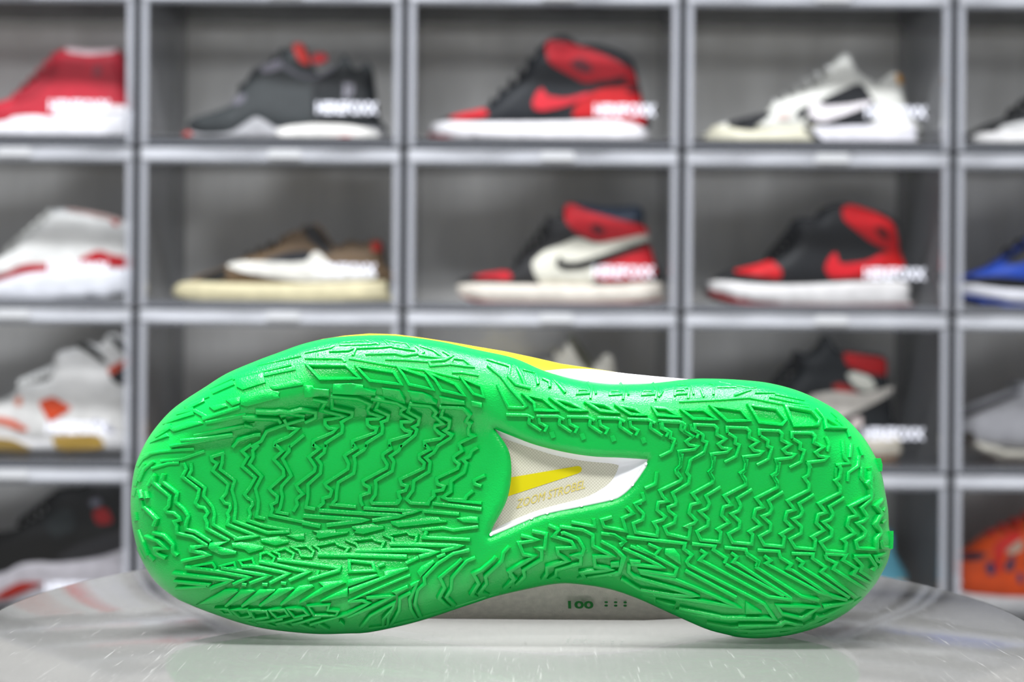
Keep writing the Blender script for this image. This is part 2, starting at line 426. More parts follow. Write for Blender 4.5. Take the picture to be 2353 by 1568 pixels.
for r in (0, 1, 2, 3, -1):
    for c in range(5):
        x0, x1 = xcol(SEAM_X[c]) + 0.0022, xcol(SEAM_X[c + 1]) - 0.0022
        z1, z0 = zrow(SEAM_Y[r]) - 0.0004, zrow(SEAM_Y[r + 1]) + 0.0004
        fz = z0 + FLOOR_OFF[max(r, 0)]
        BOXZ[(r, c)] = (x0, x1, z0, z1, fz)
        y0, y1 = BOX_Y0, BOX_Y1
        t = empty('shoe_box', ((x0 + x1) / 2, (y0 + y1) / 2, z0), 'clear plastic shoe box ' + BOXC[(r, c)], 'shoe box', 'stacked clear shoe boxes')
        th = 0.003
        mesh_obj('side_panel', *box_geo(x0, x0 + th, y0 + 0.008, y1, z0 + th, z1 - th), ACRYLIC_SIDE, t)
        mesh_obj('side_panel', *box_geo(x1 - th, x1, y0 + 0.008, y1, z0 + th, z1 - th), ACRYLIC_SIDE, t)
        mesh_obj('top_panel', *box_geo(x0, x1, y0 + 0.008, y1, z1 - th, z1), ACRYLIC, t)
        mesh_obj('bottom_panel', *box_geo(x0, x1, y0 + 0.008, y1, fz - th, fz), ACRYLIC_BASE, t)
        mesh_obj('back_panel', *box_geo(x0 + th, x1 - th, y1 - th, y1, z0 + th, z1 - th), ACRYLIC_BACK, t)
        tb_h = 0.019
        mesh_obj('top_rail', *box_geo(x0 + 0.003, x1 - 0.003, y0, y0 + 0.008, z1 - tb_h, z1 - 0.002, 0.0015), FROST, t, 40)
        for (ra, rb, ea, eb) in ((x0 + 0.003, x0 + 0.012, x0, x0 + 0.003), (x1 - 0.012, x1 - 0.003, x1 - 0.003, x1)):
            mesh_obj('side_rail', *box_geo(ra, rb, y0, y0 + 0.008, z0, z1 - tb_h, 0.0015), ACRYLIC_BAR, t, 40)
            mesh_obj('edge_strip', *box_geo(ea, eb, y0, y0 + 0.008, z0, z1, 0.0008), DARK_EDGE, t, 40)
        mesh_obj('bottom_rail', *box_geo(x0 + 0.012, x1 - 0.012, y0, y0 + 0.008, z0, z0 + 0.007, 0.001), EDGE, t, 40)
        mesh_obj('top_seal', *box_geo(x0 + 0.012, x1 - 0.012, y0 + 0.001, y0 + 0.01, z1 - tb_h - 0.004, z1 - tb_h, 0.0008), EDGE, t, 40)
        d = mesh_obj('door', *box_geo(x0 + 0.0125, x1 - 0.0125, y0 + 0.002, y0 + 0.0045, z0 + 0.0075, z1 - tb_h - 0.0045), ACRYLIC, t)
        mesh_obj('latch', *box_geo((x0 + x1) / 2 - 0.004, (x0 + x1) / 2 + 0.042, y0 - 0.004, y0 + 0.004, z1 - tb_h + 0.001, z1 - 0.003, 0.003), ACRYLIC_LATCH, t, 40)
        lo = bpy.data.objects.new('lettering', LET_ME); COL.objects.link(lo); lo.parent = d
        lo.location = Vector((x1 - 0.033 - LET_W, y0 + 0.0015, z0 + 0.043)) - Vector(t.location)
        lo.rotation_euler = (math.pi / 2, 0, 0)

# ------------------------------------------------------------------ background shoes
HW_T = [0, .03, .1, .25, .4, .6, .8, .93, .98, 1]
HW_V = [.014, .028, .039, .047, .046, .039, .037, .034, .027, .016]
SHOE_Y = 2.115
TR_Y = 2.07
def to_xz(pts):
    return np.array([[unp(px, py, TR_Y).x, unp(px, py, TR_Y).z] for px, py in pts])

class Body:
    def __init__(s, poly, xr, k0, r, z0=None, shrink=1.0, taper=0.0):
        s.poly, s.xr, s.k0, s.r, s.z0, s.shrink, s.taper = poly, xr, k0, r, z0, shrink, taper
    def h(s, p):
        t = np.clip((p[:, 0] - s.xr[0]) / (s.xr[1] - s.xr[0]), 0, 1)
        hw = np.interp(t, HW_T, HW_V) * s.shrink
        if s.taper:
            hw = hw * (1 - s.taper * np.clip((p[:, 1] - s.z0) / 0.13, 0, 1))
        d = dist_poly(s.poly, p); d = np.where(inside(s.poly, p), d, 0)
        q = np.clip(d / s.r, 0, 1)
        return hw * (s.k0 + (1 - s.k0) * np.sqrt(1 - (1 - q) ** 2))

def grid_pts(poly, step, margin):
    lo, hi = poly.min(0), poly.max(0)
    gx, gy = np.meshgrid(np.arange(lo[0], hi[0], step), np.arange(lo[1], hi[1], step))
    P = np.stack([gx.ravel(), gy.ravel()], 1)
    if len(P) == 0: return P
    P = P[inside(poly, P)]
    return P[dist_poly(poly, P) > margin] if len(P) else P

def solid(name, body, mat, parent, yc):
    poly = body.poly
    V, T, ov = cdt(poly, grid_pts(poly, 0.007, 0.003))
    h = body.h(V); n = len(V)
    A = [(V[i, 0], yc - h[i], V[i, 1]) for i in range(n)]
    B = [(V[i, 0], yc + h[i], V[i, 1]) for i in range(n)]
    Fc = [tuple(t) for t in T] + [tuple(int(i) + n for i in t[::-1]) for t in T]
    ec = {}
    for t in T:
        for a, b_ in ((t[0], t[1]), (t[1], t[2]), (t[2], t[0])):
            k = (min(a, b_), max(a, b_)); ec.setdefault(k, []).append((a, b_))
    for k, l in ec.items():
        if len(l) == 1:
            a, b_ = l[0]; Fc.append((b_, a, a + n, b_ + n))
    return mesh_obj(name, A + B, Fc, mat, parent, 50)

def overlay(name, poly, body, mat, parent, yc, off=0.0018):
    V, T, ov = cdt(poly, grid_pts(poly, 0.006, 0.002))
    if len(T) == 0: return None
    h = body.h(V); n = len(V)
    A = [(V[i, 0], yc - h[i] - off, V[i, 1]) for i in range(n)]
    B = [(V[i, 0], yc - h[i] + 0.002, V[i, 1]) for i in range(n)]
    Fc = [tuple(t) for t in T] + [tuple(int(i) + n for i in t[::-1]) for t in T]
    ec = {}
    for t in T:
        for a, b_ in ((t[0], t[1]), (t[1], t[2]), (t[2], t[0])):
            ec.setdefault((min(a, b_), max(a, b_)), []).append((a, b_))
    for k, l in ec.items():
        if len(l) == 1:
            a, b_ = l[0]; Fc.append((b_, a, a + n, b_ + n))
    return mesh_obj(name, A + B, Fc, mat, parent, 50)

def tube(path, rad, n=8):
    V, Fc = [], []; m = len(path)
    for i, p in enumerate(path):
        p = Vector(p); d = (Vector(path[min(i + 1, m - 1)]) - Vector(path[max(i - 1, 0)])).normalized()
        up = Vector((0, 0, 1)) if abs(d.z) < 0.9 else Vector((1, 0, 0))
        a = d.cross(up).normalized(); b_ = d.cross(a)
        for k in range(n):
            w = 2 * math.pi * k / n; V.append(tuple(p + a * math.cos(w) * rad + b_ * math.sin(w) * rad))
    for i in range(m - 1):
        for k in range(n):
            k2 = (k + 1) % n; Fc.append((i * n + k, i * n + k2, (i + 1) * n + k2, (i + 1) * n + k))
    Fc.append(tuple(range(n))); Fc.append(tuple((m - 1) * n + k for k in range(n))[::-1])
    return V, Fc

def chaikin(P):
    Q = np.roll(P, -1, 0)
    C = np.stack([P * 0.82 + Q * 0.18, P * 0.18 + Q * 0.82], 1).reshape(-1, 2)
    out = []
    for a, b_ in zip(C, np.roll(C, -1, 0)):
        k = max(1, int(math.ceil(np.hypot(*(b_ - a)) / 0.005)))
        out += [a + (b_ - a) * i / k for i in range(k)]
    return np.array(out)

def make_shoe(name, label, cell, upper, ucol, sole, scol, panels=(), throat=None, lcol=None, outsole=None, ocol=None):
    fz = BOXZ[cell][4]
    U = catmull(to_xz(upper), 4); So = catmull(to_xz(sole), 4)
    low = So[:, 1].min()
    Ou = None
    if outsole is not None:
        Ou = catmull(to_xz(outsole), 4); low = min(low, Ou[:, 1].min())
    dz = fz + 0.0003 - low
    U[:, 1] += dz; So[:, 1] += dz
    allx = np.r_[U[:, 0], So[:, 0]]; xr = (allx.min(), allx.max())
    root = empty(name, ((xr[0] + xr[1]) / 2, SHOE_Y, fz), label, 'shoe', 'shoes shown in the clear boxes')
    bu = Body(U, xr, 0.55, 0.022, fz, 0.93, 0.22)
    bs = Body(So, xr, 0.9, 0.006, fz, 1.06, 0.0)
    solid('upper', bu, leather(*ucol), root, SHOE_Y)
    solid('midsole', bs, leather(*scol), root, SHOE_Y)
    if Ou is not None:
        Ou[:, 1] += dz
        solid('outsole', Body(Ou, xr, 0.92, 0.004, fz, 1.05), leather(*ocol), root, SHOE_Y)
    for pn in panels:
        nm, poly, col = pn[0], pn[1], pn[2]
        base = bs if nm.startswith('sole') or nm in ('heel_unit', 'toe_bumper') else bu
        off = pn[3] if len(pn) > 3 else 0.0018
        P = chaikin(to_xz(poly)); P[:, 1] += dz
        overlay(nm, P, base, leather(*col), root, SHOE_Y, off)
    if throat is not None:
        T = to_xz(throat); T[:, 1] += dz
        R = resample(T, 6)
        for (x, z) in R:
            hh = 0.02
            mesh_obj('lace', *tube([(x, SHOE_Y - hh, z - 0.004), (x, SHOE_Y - hh * 0.6, z + 0.002), (x, SHOE_Y, z + 0.004), (x, SHOE_Y + hh * 0.6, z + 0.002), (x, SHOE_Y + hh, z - 0.004)], 0.0038), leather(*lcol), root, 60)
    return root

BLK, BLK2, RED, WHT, CRM = (22, 24, 28), (38, 40, 44), (196, 20, 38), (238, 238, 244), (232, 226, 204)
make_shoe('high_top_shoe', 'plain red high-top sneaker with thick white sole in top left box', (0, 0),
  [(-180, 262), (-140, 240), (-60, 238), (0, 226), (40, 202), (81, 161), (109, 121), (133, 104), (195, 112), (258, 107), (268, 140), (281, 200), (288, 258), (285, 292), (-180, 292)], (190, 38, 56),
  [(-195, 275), (-120, 280), (0, 282), (30, 270), (80, 266), (120, 270), (170, 262), (280, 252), (297, 258), (295, 300), (270, 318), (150, 326), (0, 326), (-150, 322), (-190, 305)], WHT,
  [('collar_lining', [(136, 100), (195, 108), (256, 104), (255, 118), (195, 124), (142, 117)], (228, 200, 204)),
   ('ankle_patch', [(207, 150), (222, 147), (228, 165), (218, 178), (205, 172)], (150, 60, 72)),
   ('lace_panel', [(20, 226), (60, 200), (100, 150), (125, 140), (120, 175), (80, 215), (40, 236)], (165, 34, 50)),
   ('sole_guard', [(118, 252), (170, 246), (282, 240), (290, 256), (180, 264), (120, 270)], (240, 236, 240))],
  [(20, 212), (108, 122)], (190, 60, 74))
make_shoe('basketball_shoe', 'dark charcoal sneaker with red tongue, red toe tip and white and red heel sole', (0, 1),
  [(424, 290), (426, 268), (470, 253), (520, 235), (540, 205), (565, 165), (580, 146), (625, 132), (645, 110), (665, 93), (690, 90), (705, 128), (725, 158), (750, 156), (775, 130), (785, 113), (798, 130), (812, 152), (826, 142), (840, 132), (850, 150), (856, 200), (865, 260), (868, 295), (640, 298), (600, 285), (560, 298), (520, 312), (460, 306)], (58, 62, 64),
  [(408, 302), (430, 297), (455, 304), (490, 306), (530, 302), (560, 284), (588, 268), (615, 280), (640, 292), (720, 286), (820, 288), (872, 292), (875, 316), (862, 326), (640, 326), (480, 326), (414, 322)], (168, 168, 172),
  [('heel_panel', [(715, 178), (780, 150), (845, 150), (862, 230), (866, 284), (716, 284)], (20, 24, 28)),
   ('wing_panel', [(592, 148), (640, 128), (648, 150), (604, 166)], (150, 146, 158)), ('side_mesh', [(530, 218), (566, 212), (556, 236), (526, 240)], (120, 118, 128)),
   ('collar_line', [(640, 138), (652, 142), (690, 166), (725, 166), (762, 142), (766, 150), (728, 176), (686, 176), (640, 150)], (120, 120, 130)),
   ('tongue', [(664, 92), (690, 90), (706, 128), (704, 144), (684, 138)], (206, 58, 52)), ('tongue_lining', [(714, 112), (742, 112), (748, 128), (722, 138), (710, 132)], (178, 24, 34)),
   ('emblem', [(782, 190), (798, 180), (812, 192), (808, 214), (790, 222), (780, 208)], (140, 138, 148)),
   ('heel_unit', [(632, 300), (660, 288), (720, 282), (800, 284), (868, 298), (872, 316), (800, 322), (650, 320)], (238, 236, 232), 0.003),
   ('sole_stripe', [(725, 325), (765, 314), (800, 309), (816, 317), (835, 324)], (206, 50, 46), 0.005),
   ('toe_bumper', [(410, 302), (430, 297), (444, 312), (436, 327), (414, 322)], (214, 66, 56), 0.003)],
  [(545, 190), (640, 108)], (52, 56, 58))
make_shoe('high_top_shoe', 'black and red high-top sneaker with red ankle flap and bright white midsole', (0, 2),
  [(1006, 285), (1010, 275), (1040, 264), (1116, 246), (1150, 215), (1189, 184), (1226, 132), (1257, 88), (1302, 77), (1333, 98), (1358, 96), (1410, 107), (1455, 132), (1471, 184), (1483, 245), (1488, 296), (1300, 296), (1010, 292)], (24, 28, 34),
  [(985, 296), (1005, 282), (1100, 286), (1250, 284), (1400, 279), (1450, 286), (1486, 298), (1490, 322), (1440, 332), (1250, 334), (1100, 327), (1000, 312)], (240, 238, 242),
  [('ankle_flap', [(1256, 92), (1300, 97), (1345, 108), (1410, 135), (1455, 160), (1470, 190), (1440, 192), (1400, 184), (1345, 194), (1305, 172), (1262, 148), (1254, 118)], RED),
   ('heel_counter', [(1330, 232), (1380, 205), (1474, 196), (1483, 245), (1488, 292), (1440, 280), (1360, 272), (1312, 274)], (190, 10, 22)),
   ('swoosh', [(1222, 242), (1232, 218), (1246, 204), (1256, 224), (1300, 230), (1356, 214), (1356, 226), (1290, 250), (1248, 259), (1228, 256)], (208, 34, 50), 0.004),
   ('toe_box', [(1028, 270), (1070, 257), (1112, 250), (1124, 270), (1090, 276), (1040, 277)], (204, 30, 44)),
   ('emblem', [(1312, 142), (1335, 134), (1362, 152), (1360, 170), (1335, 168), (1316, 156)], (110, 40, 52), 0.003),
   ('ankle_strap', [(1380, 192), (1440, 176), (1442, 184), (1386, 200)], (50, 20, 30), 0.004),
   ('heel_cap', [(1440, 206), (1474, 200), (1478, 214), (1442, 216)], (90, 14, 26), 0.004)],
  [(1130, 232), (1240, 112)], BLK, 
  [(986, 303), (1000, 312), (1100, 326), (1250, 333), (1440, 331), (1440, 337), (1250, 339), (1090, 333), (990, 314)], (188, 90, 90))
make_shoe('low_top_shoe', 'white low sneaker with black side panel, white swoosh and orange heel tab', (0, 3),
  [(1640, 295), (1655, 282), (1675, 275), (1765, 255), (1780, 235), (1830, 212), (1880, 190), (1910, 165), (1930, 130), (1950, 114), (1965, 118), (1980, 155), (2005, 172), (2030, 186), (2045, 172), (2065, 160), (2083, 168), (2092, 220), (2100, 260), (2108, 305), (1640, 305)], (226, 226, 220),
  [(1632, 302), (1650, 287), (1720, 300), (1780, 298), (1850, 292), (1940, 289), (2040, 285), (2105, 280), (2113, 310), (2105, 337), (1900, 338), (1640, 331)], (226, 222, 200),
  [('side_panel', [(1850, 288), (1868, 250), (1890, 226), (1982, 184), (2002, 210), (2022, 245), (2010, 284), (1940, 290)], (20, 22, 28)),
   ('swoosh', [(1859, 252), (1867, 238), (1880, 232), (1896, 242), (1950, 238), (2006, 228), (2012, 236), (1935, 266), (1892, 280), (1868, 273)], (242, 236, 240), 0.004),
   ('toe_panel', [(1672, 282), (1682, 273), (1768, 253), (1776, 262), (1735, 288), (1742, 298), (1692, 295)], (22, 24, 30)),
   ('vamp_panel', [(1828, 258), (1866, 237), (1856, 262), (1842, 276)], (26, 28, 34)),
   ('vamp_patch', [(1785, 262), (1812, 258), (1816, 272), (1792, 274)], (222, 196, 190)),
   ('heel_tab', [(2066, 165), (2080, 163), (2088, 184), (2072, 190)], (226, 160, 40)),
   ('heel_unit', [(1858, 294), (1940, 289), (2040, 285), (2105, 280), (2113, 310), (2105, 337), (1902, 338)], (234, 232, 240), 0.003),
   ('sole_notch', [(1842, 294), (1858, 292), (1904, 337), (1896, 338)], (70, 72, 76), 0.004)],
  [(1790, 228), (1915, 150)], (236, 236, 234))
make_shoe('low_top_shoe', 'black-toed white sneaker cut by the photo edge in top row', (0, 4),
  [(2250, 304), (2256, 292), (2280, 276), (2320, 264), (2353, 250), (2420, 205), (2490, 140), (2560, 150), (2620, 130), (2700, 165), (2720, 300)], (26, 28, 30),
  [(2245, 312), (2256, 302), (2300, 300), (2440, 298), (2725, 290), (2725, 337), (2300, 338), (2256, 332)], (232, 230, 230),
  [('vamp_panel', [(2296, 294), (2310, 284), (2353, 276), (2440, 268), (2560, 250), (2580, 300), (2300, 304)], (232, 232, 232))], [(2350, 245), (2470, 150)], BLK)
# second row
make_shoe('high_top_shoe', 'white high-top sneaker with glossy dark red mudguard and icy white sole', (1, 0),
  [(-190, 645), (-150, 620), (-60, 602), (0, 585), (40, 545), (80, 515), (108, 482), (140, 478), (230, 495), (270, 508), (290, 512), (297, 560), (301, 615), (295, 645), (-190, 655)], (232, 232, 230),
  [(-195, 662), (-80, 668), (0, 648), (60, 630), (160, 622), (290, 618), (301, 625), (296, 660), (265, 680), (100, 690), (-150, 690), (-190, 682)], (236, 238, 246),
  [('mudguard', [(-188, 655), (-100, 642), (0, 634), (50, 608), (110, 607), (118, 632), (60, 628), (0, 650), (-100, 666)], (176, 20, 36)),
   ('heel_mudguard', [(163, 610), (185, 590), (220, 575), (255, 588), (300, 592), (301, 618), (255, 616), (205, 606)], (180, 10, 26)),
   ('pull_tab', [(236, 496), (256, 502), (264, 522), (250, 514)], (188, 40, 44)), ('collar_lining', [(140, 474), (230, 490), (270, 503), (268, 511), (228, 500), (140, 482)], (206, 176, 170))],
  [(0, 572), (95, 488)], (226, 226, 222))
make_shoe('low_top_shoe', 'brown suede low sneaker with backward white swoosh on a cream sole', (1, 1),
  [(405, 654), (440, 630), (500, 610), (540, 592), (620, 562), (650, 532), (690, 521), (712, 508), (726, 511), (750, 545), (768, 560), (800, 546), (830, 551), (858, 541), (872, 550), (878, 600), (881, 650), (410, 655)], (104, 84, 62),
  [(390, 667), (400, 651), (430, 643), (540, 647), (700, 647), (870, 641), (886, 646), (887, 670), (882, 688), (600, 690), (450, 687), (402, 679)], (226, 216, 178),
  [('side_panel', [(600, 592), (650, 575), (710, 569), (712, 588), (690, 602), (620, 602)], (30, 32, 38)),
   ('toe_box', [(450, 633), (514, 610), (522, 630), (500, 643), (460, 643)], (30, 30, 30)),
   ('tongue', [(688, 522), (712, 507), (730, 520), (762, 574), (746, 580), (714, 555)], (30, 28, 28)),
   ('swoosh', [(514, 606), (530, 595), (700, 600), (716, 576), (728, 572), (766, 610), (862, 618), (862, 638), (700, 644), (640, 636), (560, 622)], (236, 234, 226), 0.004),
   ('heel_tab', [(850, 550), (872, 548), (876, 572), (852, 572)], (196, 52, 44))],
  [(560, 582), (690, 520)], (70, 60, 48))
make_shoe('high_top_shoe', 'black and red high-top sneaker with cream side panels and black swoosh on a cream sole', (1, 2),
  [(1062, 652), (1070, 636), (1110, 626), (1170, 620), (1200, 590), (1240, 555), (1258, 510), (1268, 498), (1290, 500), (1298, 472), (1325, 462), (1420, 478), (1476, 472), (1485, 510), (1500, 560), (1510, 600), (1516, 652), (1280, 660)], (40, 40, 42),
  [(1048, 666), (1060, 652), (1200, 654), (1400, 656), (1500, 648), (1524, 652), (1529, 670), (1522, 688), (1400, 695), (1200, 695), (1100, 690), (1056, 676)], (236, 228, 216),
  [('collar', [(1312, 460), (1400, 474), (1478, 468), (1487, 502), (1440, 508), (1350, 484)], (28, 42, 60)),
   ('ankle_flap', [(1298, 471), (1312, 464), (1350, 482), (1430, 505), (1490, 520), (1496, 536), (1430, 550), (1372, 556), (1322, 532), (1300, 510)], (198, 18, 34)),
   ('quarter', [(1222, 602), (1250, 576), (1290, 562), (1328, 544), (1372, 560), (1440, 546), (1492, 534), (1499, 550), (1440, 576), (1372, 602), (1366, 658), (1246, 662), (1226, 626)], (232, 230, 216)),
   ('heel_counter', [(1378, 602), (1440, 580), (1502, 558), (1513, 642), (1366, 648)], (196, 26, 38)),
   ('swoosh', [(1276, 608), (1284, 586), (1296, 602), (1330, 602), (1490, 550), (1496, 562), (1345, 617), (1296, 620)], (24, 24, 24), 0.005),
   ('toe_box', [(1078, 637), (1112, 627), (1166, 619), (1180, 640), (1150, 645)], (190, 24, 40)),
   ('toe_cap', [(1063, 652), (1080, 637), (1150, 641), (1150, 651)], (20, 20, 22), 0.003), ('emblem', [(1356, 518), (1372, 512), (1392, 526), (1388, 540), (1368, 536)], (90, 14, 26), 0.004)],
  [(1190, 598), (1262, 505)], (30, 30, 28),
  [(1050, 670), (1100, 689), (1200, 694), (1400, 694), (1520, 684), (1520, 692), (1400, 699), (1200, 699), (1090, 693)], (150, 80, 70))
make_shoe('high_top_shoe', 'black high-top sneaker with red toe box and red ankle, white midsole, dark red outsole', (1, 3),
  [(1648, 650), (1656, 636), (1690, 622), (1765, 600), (1800, 585), (1832, 548), (1836, 504), (1885, 500), (1905, 476), (1950, 465), (2010, 480), (2065, 500), (2075, 530), (2085, 590), (2091, 655), (1650, 656)], (24, 26, 30),
  [(1633, 661), (1646, 647), (1750, 656), (1850, 656), (1980, 650), (2088, 652), (2093, 690), (2080, 702), (1800, 702), (1700, 690), (1642, 670)], (232, 230, 230),
  [('toe_box', [(1680, 625), (1750, 608), (1776, 599), (1799, 625), (1796, 645), (1750, 638)], (206, 18, 30)),
   ('ankle_flap', [(1940, 480), (1962, 468), (2020, 487), (2062, 514), (2076, 566), (2060, 580), (2010, 560), (1960, 520), (1944, 505)], (214, 12, 26)),
   ('heel_counter', [(2000, 602), (2030, 584), (2079, 570), (2089, 626), (2000, 642), (1942, 642)], (190, 4, 8)),
   ('swoosh', [(1897, 622), (1905, 600), (1924, 579), (1932, 610), (1990, 604), (2032, 588), (2037, 600), (1960, 640), (1914, 643)], (216, 26, 40), 0.004),
   ('emblem', [(2014, 524), (2034, 520), (2052, 540), (2046, 556), (2026, 546)], (110, 8, 14), 0.004)],
  [(1780, 590), (1838, 520)], BLK,
  [(1634, 668), (1642, 671), (1700, 690), (1790, 701), (2080, 701), (2080, 706), (1780, 706), (1680, 696), (1637, 680)], (130, 24, 26))
make_shoe('high_top_shoe', 'royal blue and black sneaker with white midsole and blue outsole cut by the photo edge', (1, 4),
  [(2214, 650), (2222, 636), (2250, 624), (2290, 610), (2330, 585), (2353, 570), (2420, 520), (2500, 470), (2650, 480), (2690, 600), (2695, 655), (2230, 660)], (34, 74, 178),
  [(2205, 662), (2220, 650), (2353, 666), (2690, 662), (2700, 700), (2400, 702), (2300, 692), (2222, 674)], (230, 230, 238),
  [('toe_cap', [(2214, 652), (2226, 636), (2290, 634), (2353, 640), (2400, 650), (2400, 664), (2353, 664)], (18, 20, 26)),
   ('eyelet_panel', [(2308, 602), (2353, 574), (2420, 524), (2440, 560), (2400, 592), (2340, 606)], (20, 22, 28))], [(2340, 575), (2480, 480)], BLK,
  [(2222, 674), (2300, 692), (2400, 701), (2690, 701), (2690, 708), (2380, 708), (2280, 700), (2230, 686)], (24, 60, 150))
# third row
make_shoe('high_top_shoe', 'white high-top sneaker with orange diamond patch, black collar and gold sole inserts', (2, 0),
  [(-185, 990), (-150, 955), (-80, 930), (0, 915), (40, 885), (100, 872), (110, 825), (124, 806), (160, 798), (175, 785), (214, 792), (238, 764), (270, 775), (293, 800), (290, 830), (286, 885), (296, 900), (298, 1000), (292, 1015), (-185, 1012)], (236, 235, 233),
  [(-190, 1000), (0, 1000), (60, 1010), (112, 1008), (200, 992), (290, 1003), (294, 1024), (282, 1035), (40, 1036), (-180, 1036)], (234, 233, 234),
  [('collar', [(158, 792), (180, 783), (214, 802), (242, 836), (226, 832), (190, 806)], (28, 30, 28)),
   ('heel_strap', [(236, 768), (262, 776), (294, 804), (290, 824), (264, 800)], (30, 32, 32)),
   ('heel_stripe', [(238, 846), (290, 818), (294, 828), (246, 864)], (202, 74, 44)), ('heel_patch', [(240, 864), (286, 838), (283, 880), (268, 886)], (34, 34, 36)),
   ('diamond_patch', [(84, 926), (88, 920), (114, 911), (120, 914), (157, 936), (154, 942), (112, 968), (106, 966)], (222, 78, 36)),
   ('toe_stripe', [(-60, 956), (0, 957), (30, 965), (62, 986), (50, 992), (0, 972), (-60, 968)], (230, 110, 80)), ('eyelet_dot', [(28, 915), (42, 907), (46, 930), (32, 933)], (226, 140, 116)),
   ('sole_insert', [(-60, 1006), (0, 1004), (30, 1008), (72, 1029), (60, 1035), (0, 1031), (-60, 1032)], (168, 138, 70), 0.003),
   ('sole_insert', [(116, 1006), (130, 1000), (224, 997), (242, 1030), (132, 1034)], (182, 148, 66), 0.003),
   ('heel_window', [(200, 966), (222, 964), (256, 988), (262, 1000), (240, 992)], (190, 190, 206))],
  [(30, 880), (100, 850)], (240, 240, 238))
make_shoe('low_top_shoe', 'tan suede low sneaker mostly hidden behind the green-soled shoe', (2, 1),
  [(362, 1010), (372, 988), (400, 968), (470, 950), (540, 915), (590, 885), (640, 905), (700, 905), (790, 880), (806, 900), (812, 1010), (364, 1020)], (170, 138, 104),
  [(358, 1018), (368, 1006), (600, 1008), (808, 1004), (816, 1020), (812, 1040), (600, 1043), (372, 1036)], (150, 140, 130), (), [(440, 950), (560, 890)], (210, 200, 180))
make_shoe('high_top_shoe', 'off-white sneaker with a dark slanting collar strap behind the green-soled shoe', (2, 2),
  [(990, 1015), (1010, 990), (1080, 960), (1160, 925), (1230, 880), (1268, 845), (1292, 808), (1308, 790), (1330, 790), (1350, 838), (1375, 838), (1398, 815), (1416, 840), (1428, 940), (1440, 1020)], (206, 202, 190),
  [(985, 1030), (1000, 1012), (1200, 1016), (1440, 1010), (1450, 1030), (1440, 1050), (1200, 1052), (1000, 1045)], (224, 218, 200),
  [('collar_strap', [(1302, 774), (1320, 772), (1344, 806), (1368, 842), (1360, 858), (1340, 838)], (74, 74, 60), 0.003)], [(1170, 915), (1280, 825)], (210, 206, 196))
make_shoe('high_top_shoe', 'black high-top sneaker with long cream swoosh, red collar stripe and aged cream sole', (2, 3),
  [(1612, 1015), (1640, 985), (1710, 958), (1780, 920), (1830, 885), (1845, 860), (1838, 820), (1870, 826), (1898, 802), (1912, 780), (1930, 808), (1948, 818), (2042, 828), (2051, 870), (2056, 900), (2066, 980), (2069, 1020), (1620, 1030)], (24, 28, 32),
  [(1598, 1036), (1612, 1022), (1800, 1026), (1980, 1022), (2070, 1012), (2077, 1040), (2066, 1058), (1980, 1062), (1640, 1054)], (226, 218, 202),
  [('collar_stripe', [(1945, 820), (1990, 827), (2044, 834), (2053, 876), (1990, 866), (1950, 850)], (186, 6, 16)),
   ('ankle_oval', [(1950, 872), (1968, 864), (2008, 878), (2021, 904), (2000, 913), (1970, 902)], (206, 206, 196)),
   ('eyelet_stripe', [(1918, 896), (1940, 891), (1986, 920), (1958, 926), (1920, 906)], (178, 40, 36)),
   ('swoosh', [(1858, 920), (1920, 909), (1990, 918), (2060, 898), (2066, 911), (2000, 945), (1942, 970), (1900, 990), (1868, 960)], (222, 216, 208), 0.004),
   ('heel_patch', [(1955, 976), (1986, 967), (1986, 992), (1960, 1006)], (226, 212, 208))],
  [(1770, 915), (1842, 840)], BLK,
  [(1600, 1040), (1640, 1053), (1980, 1061), (2062, 1056), (2060, 1063), (1980, 1067), (1640, 1060)], (150, 104, 62))
make_shoe('low_top_shoe', 'light grey sneaker with black toe stud cut by the photo edge', (2, 4),
  [(2218, 1010), (2220, 970), (2250, 945), (2300, 925), (2353, 905), (2450, 850), (2600, 850), (2690, 900), (2700, 1040), (2240, 1036)], (172, 172, 178),
  [(2232, 1020), (2300, 1036), (2353, 1044), (2690, 1040), (2700, 1064), (2353, 1066), (2290, 1056), (2240, 1038)], (212, 208, 196),
  [('toe_bumper', [(2218, 1004), (2240, 998), (2248, 1024), (2230, 1030)], (60, 54, 48), 0.004), ('toe_stitch', [(2222, 960), (2300, 926), (2353, 906), (2353, 914), (2300, 936), (2226, 970)], (90, 88, 90))],
  [(2360, 895), (2500, 850)], (120, 120, 124))
# lowest visible row
make_shoe('basketball_shoe', 'black sneaker with wavy white and red sole in the box behind the table', (3, 0),
  [(-180, 1340), (-150, 1290), (-90, 1260), (0, 1246), (40, 1226), (84, 1202), (104, 1162), (120, 1146), (168, 1142), (194, 1118), (240, 1132), (290, 1128), (310, 1200), (316, 1300), (60, 1340)], (22, 23, 24),
  [(-190, 1352), (-80, 1345), (0, 1336), (40, 1316), (80, 1310), (130, 1312), (220, 1300), (285, 1280), (318, 1274), (323, 1310), (310, 1396), (100, 1408), (-180, 1408)], (222, 218, 226),
  [('sole_stripe', [(-20, 1392), (10, 1372), (45, 1353), (102, 1356), (80, 1366), (20, 1392)], (190, 36, 20), 0.004),
   ('red_panel', [(204, 1198), (222, 1186), (240, 1190), (253, 1222), (216, 1226)], (180, 36, 40)), ('emblem', [(198, 1168), (222, 1164), (226, 1182), (201, 1186)], (112, 112, 126)),
   ('quarter', [(120, 1300), (180, 1268), (300, 1230), (314, 1290), (230, 1300), (140, 1312)], (52, 52, 56)), ('wing_panel', [(90, 1218), (150, 1180), (170, 1230), (120, 1262)], (40, 46, 48))],
  [(30, 1222), (110, 1160)], (14, 14, 14))
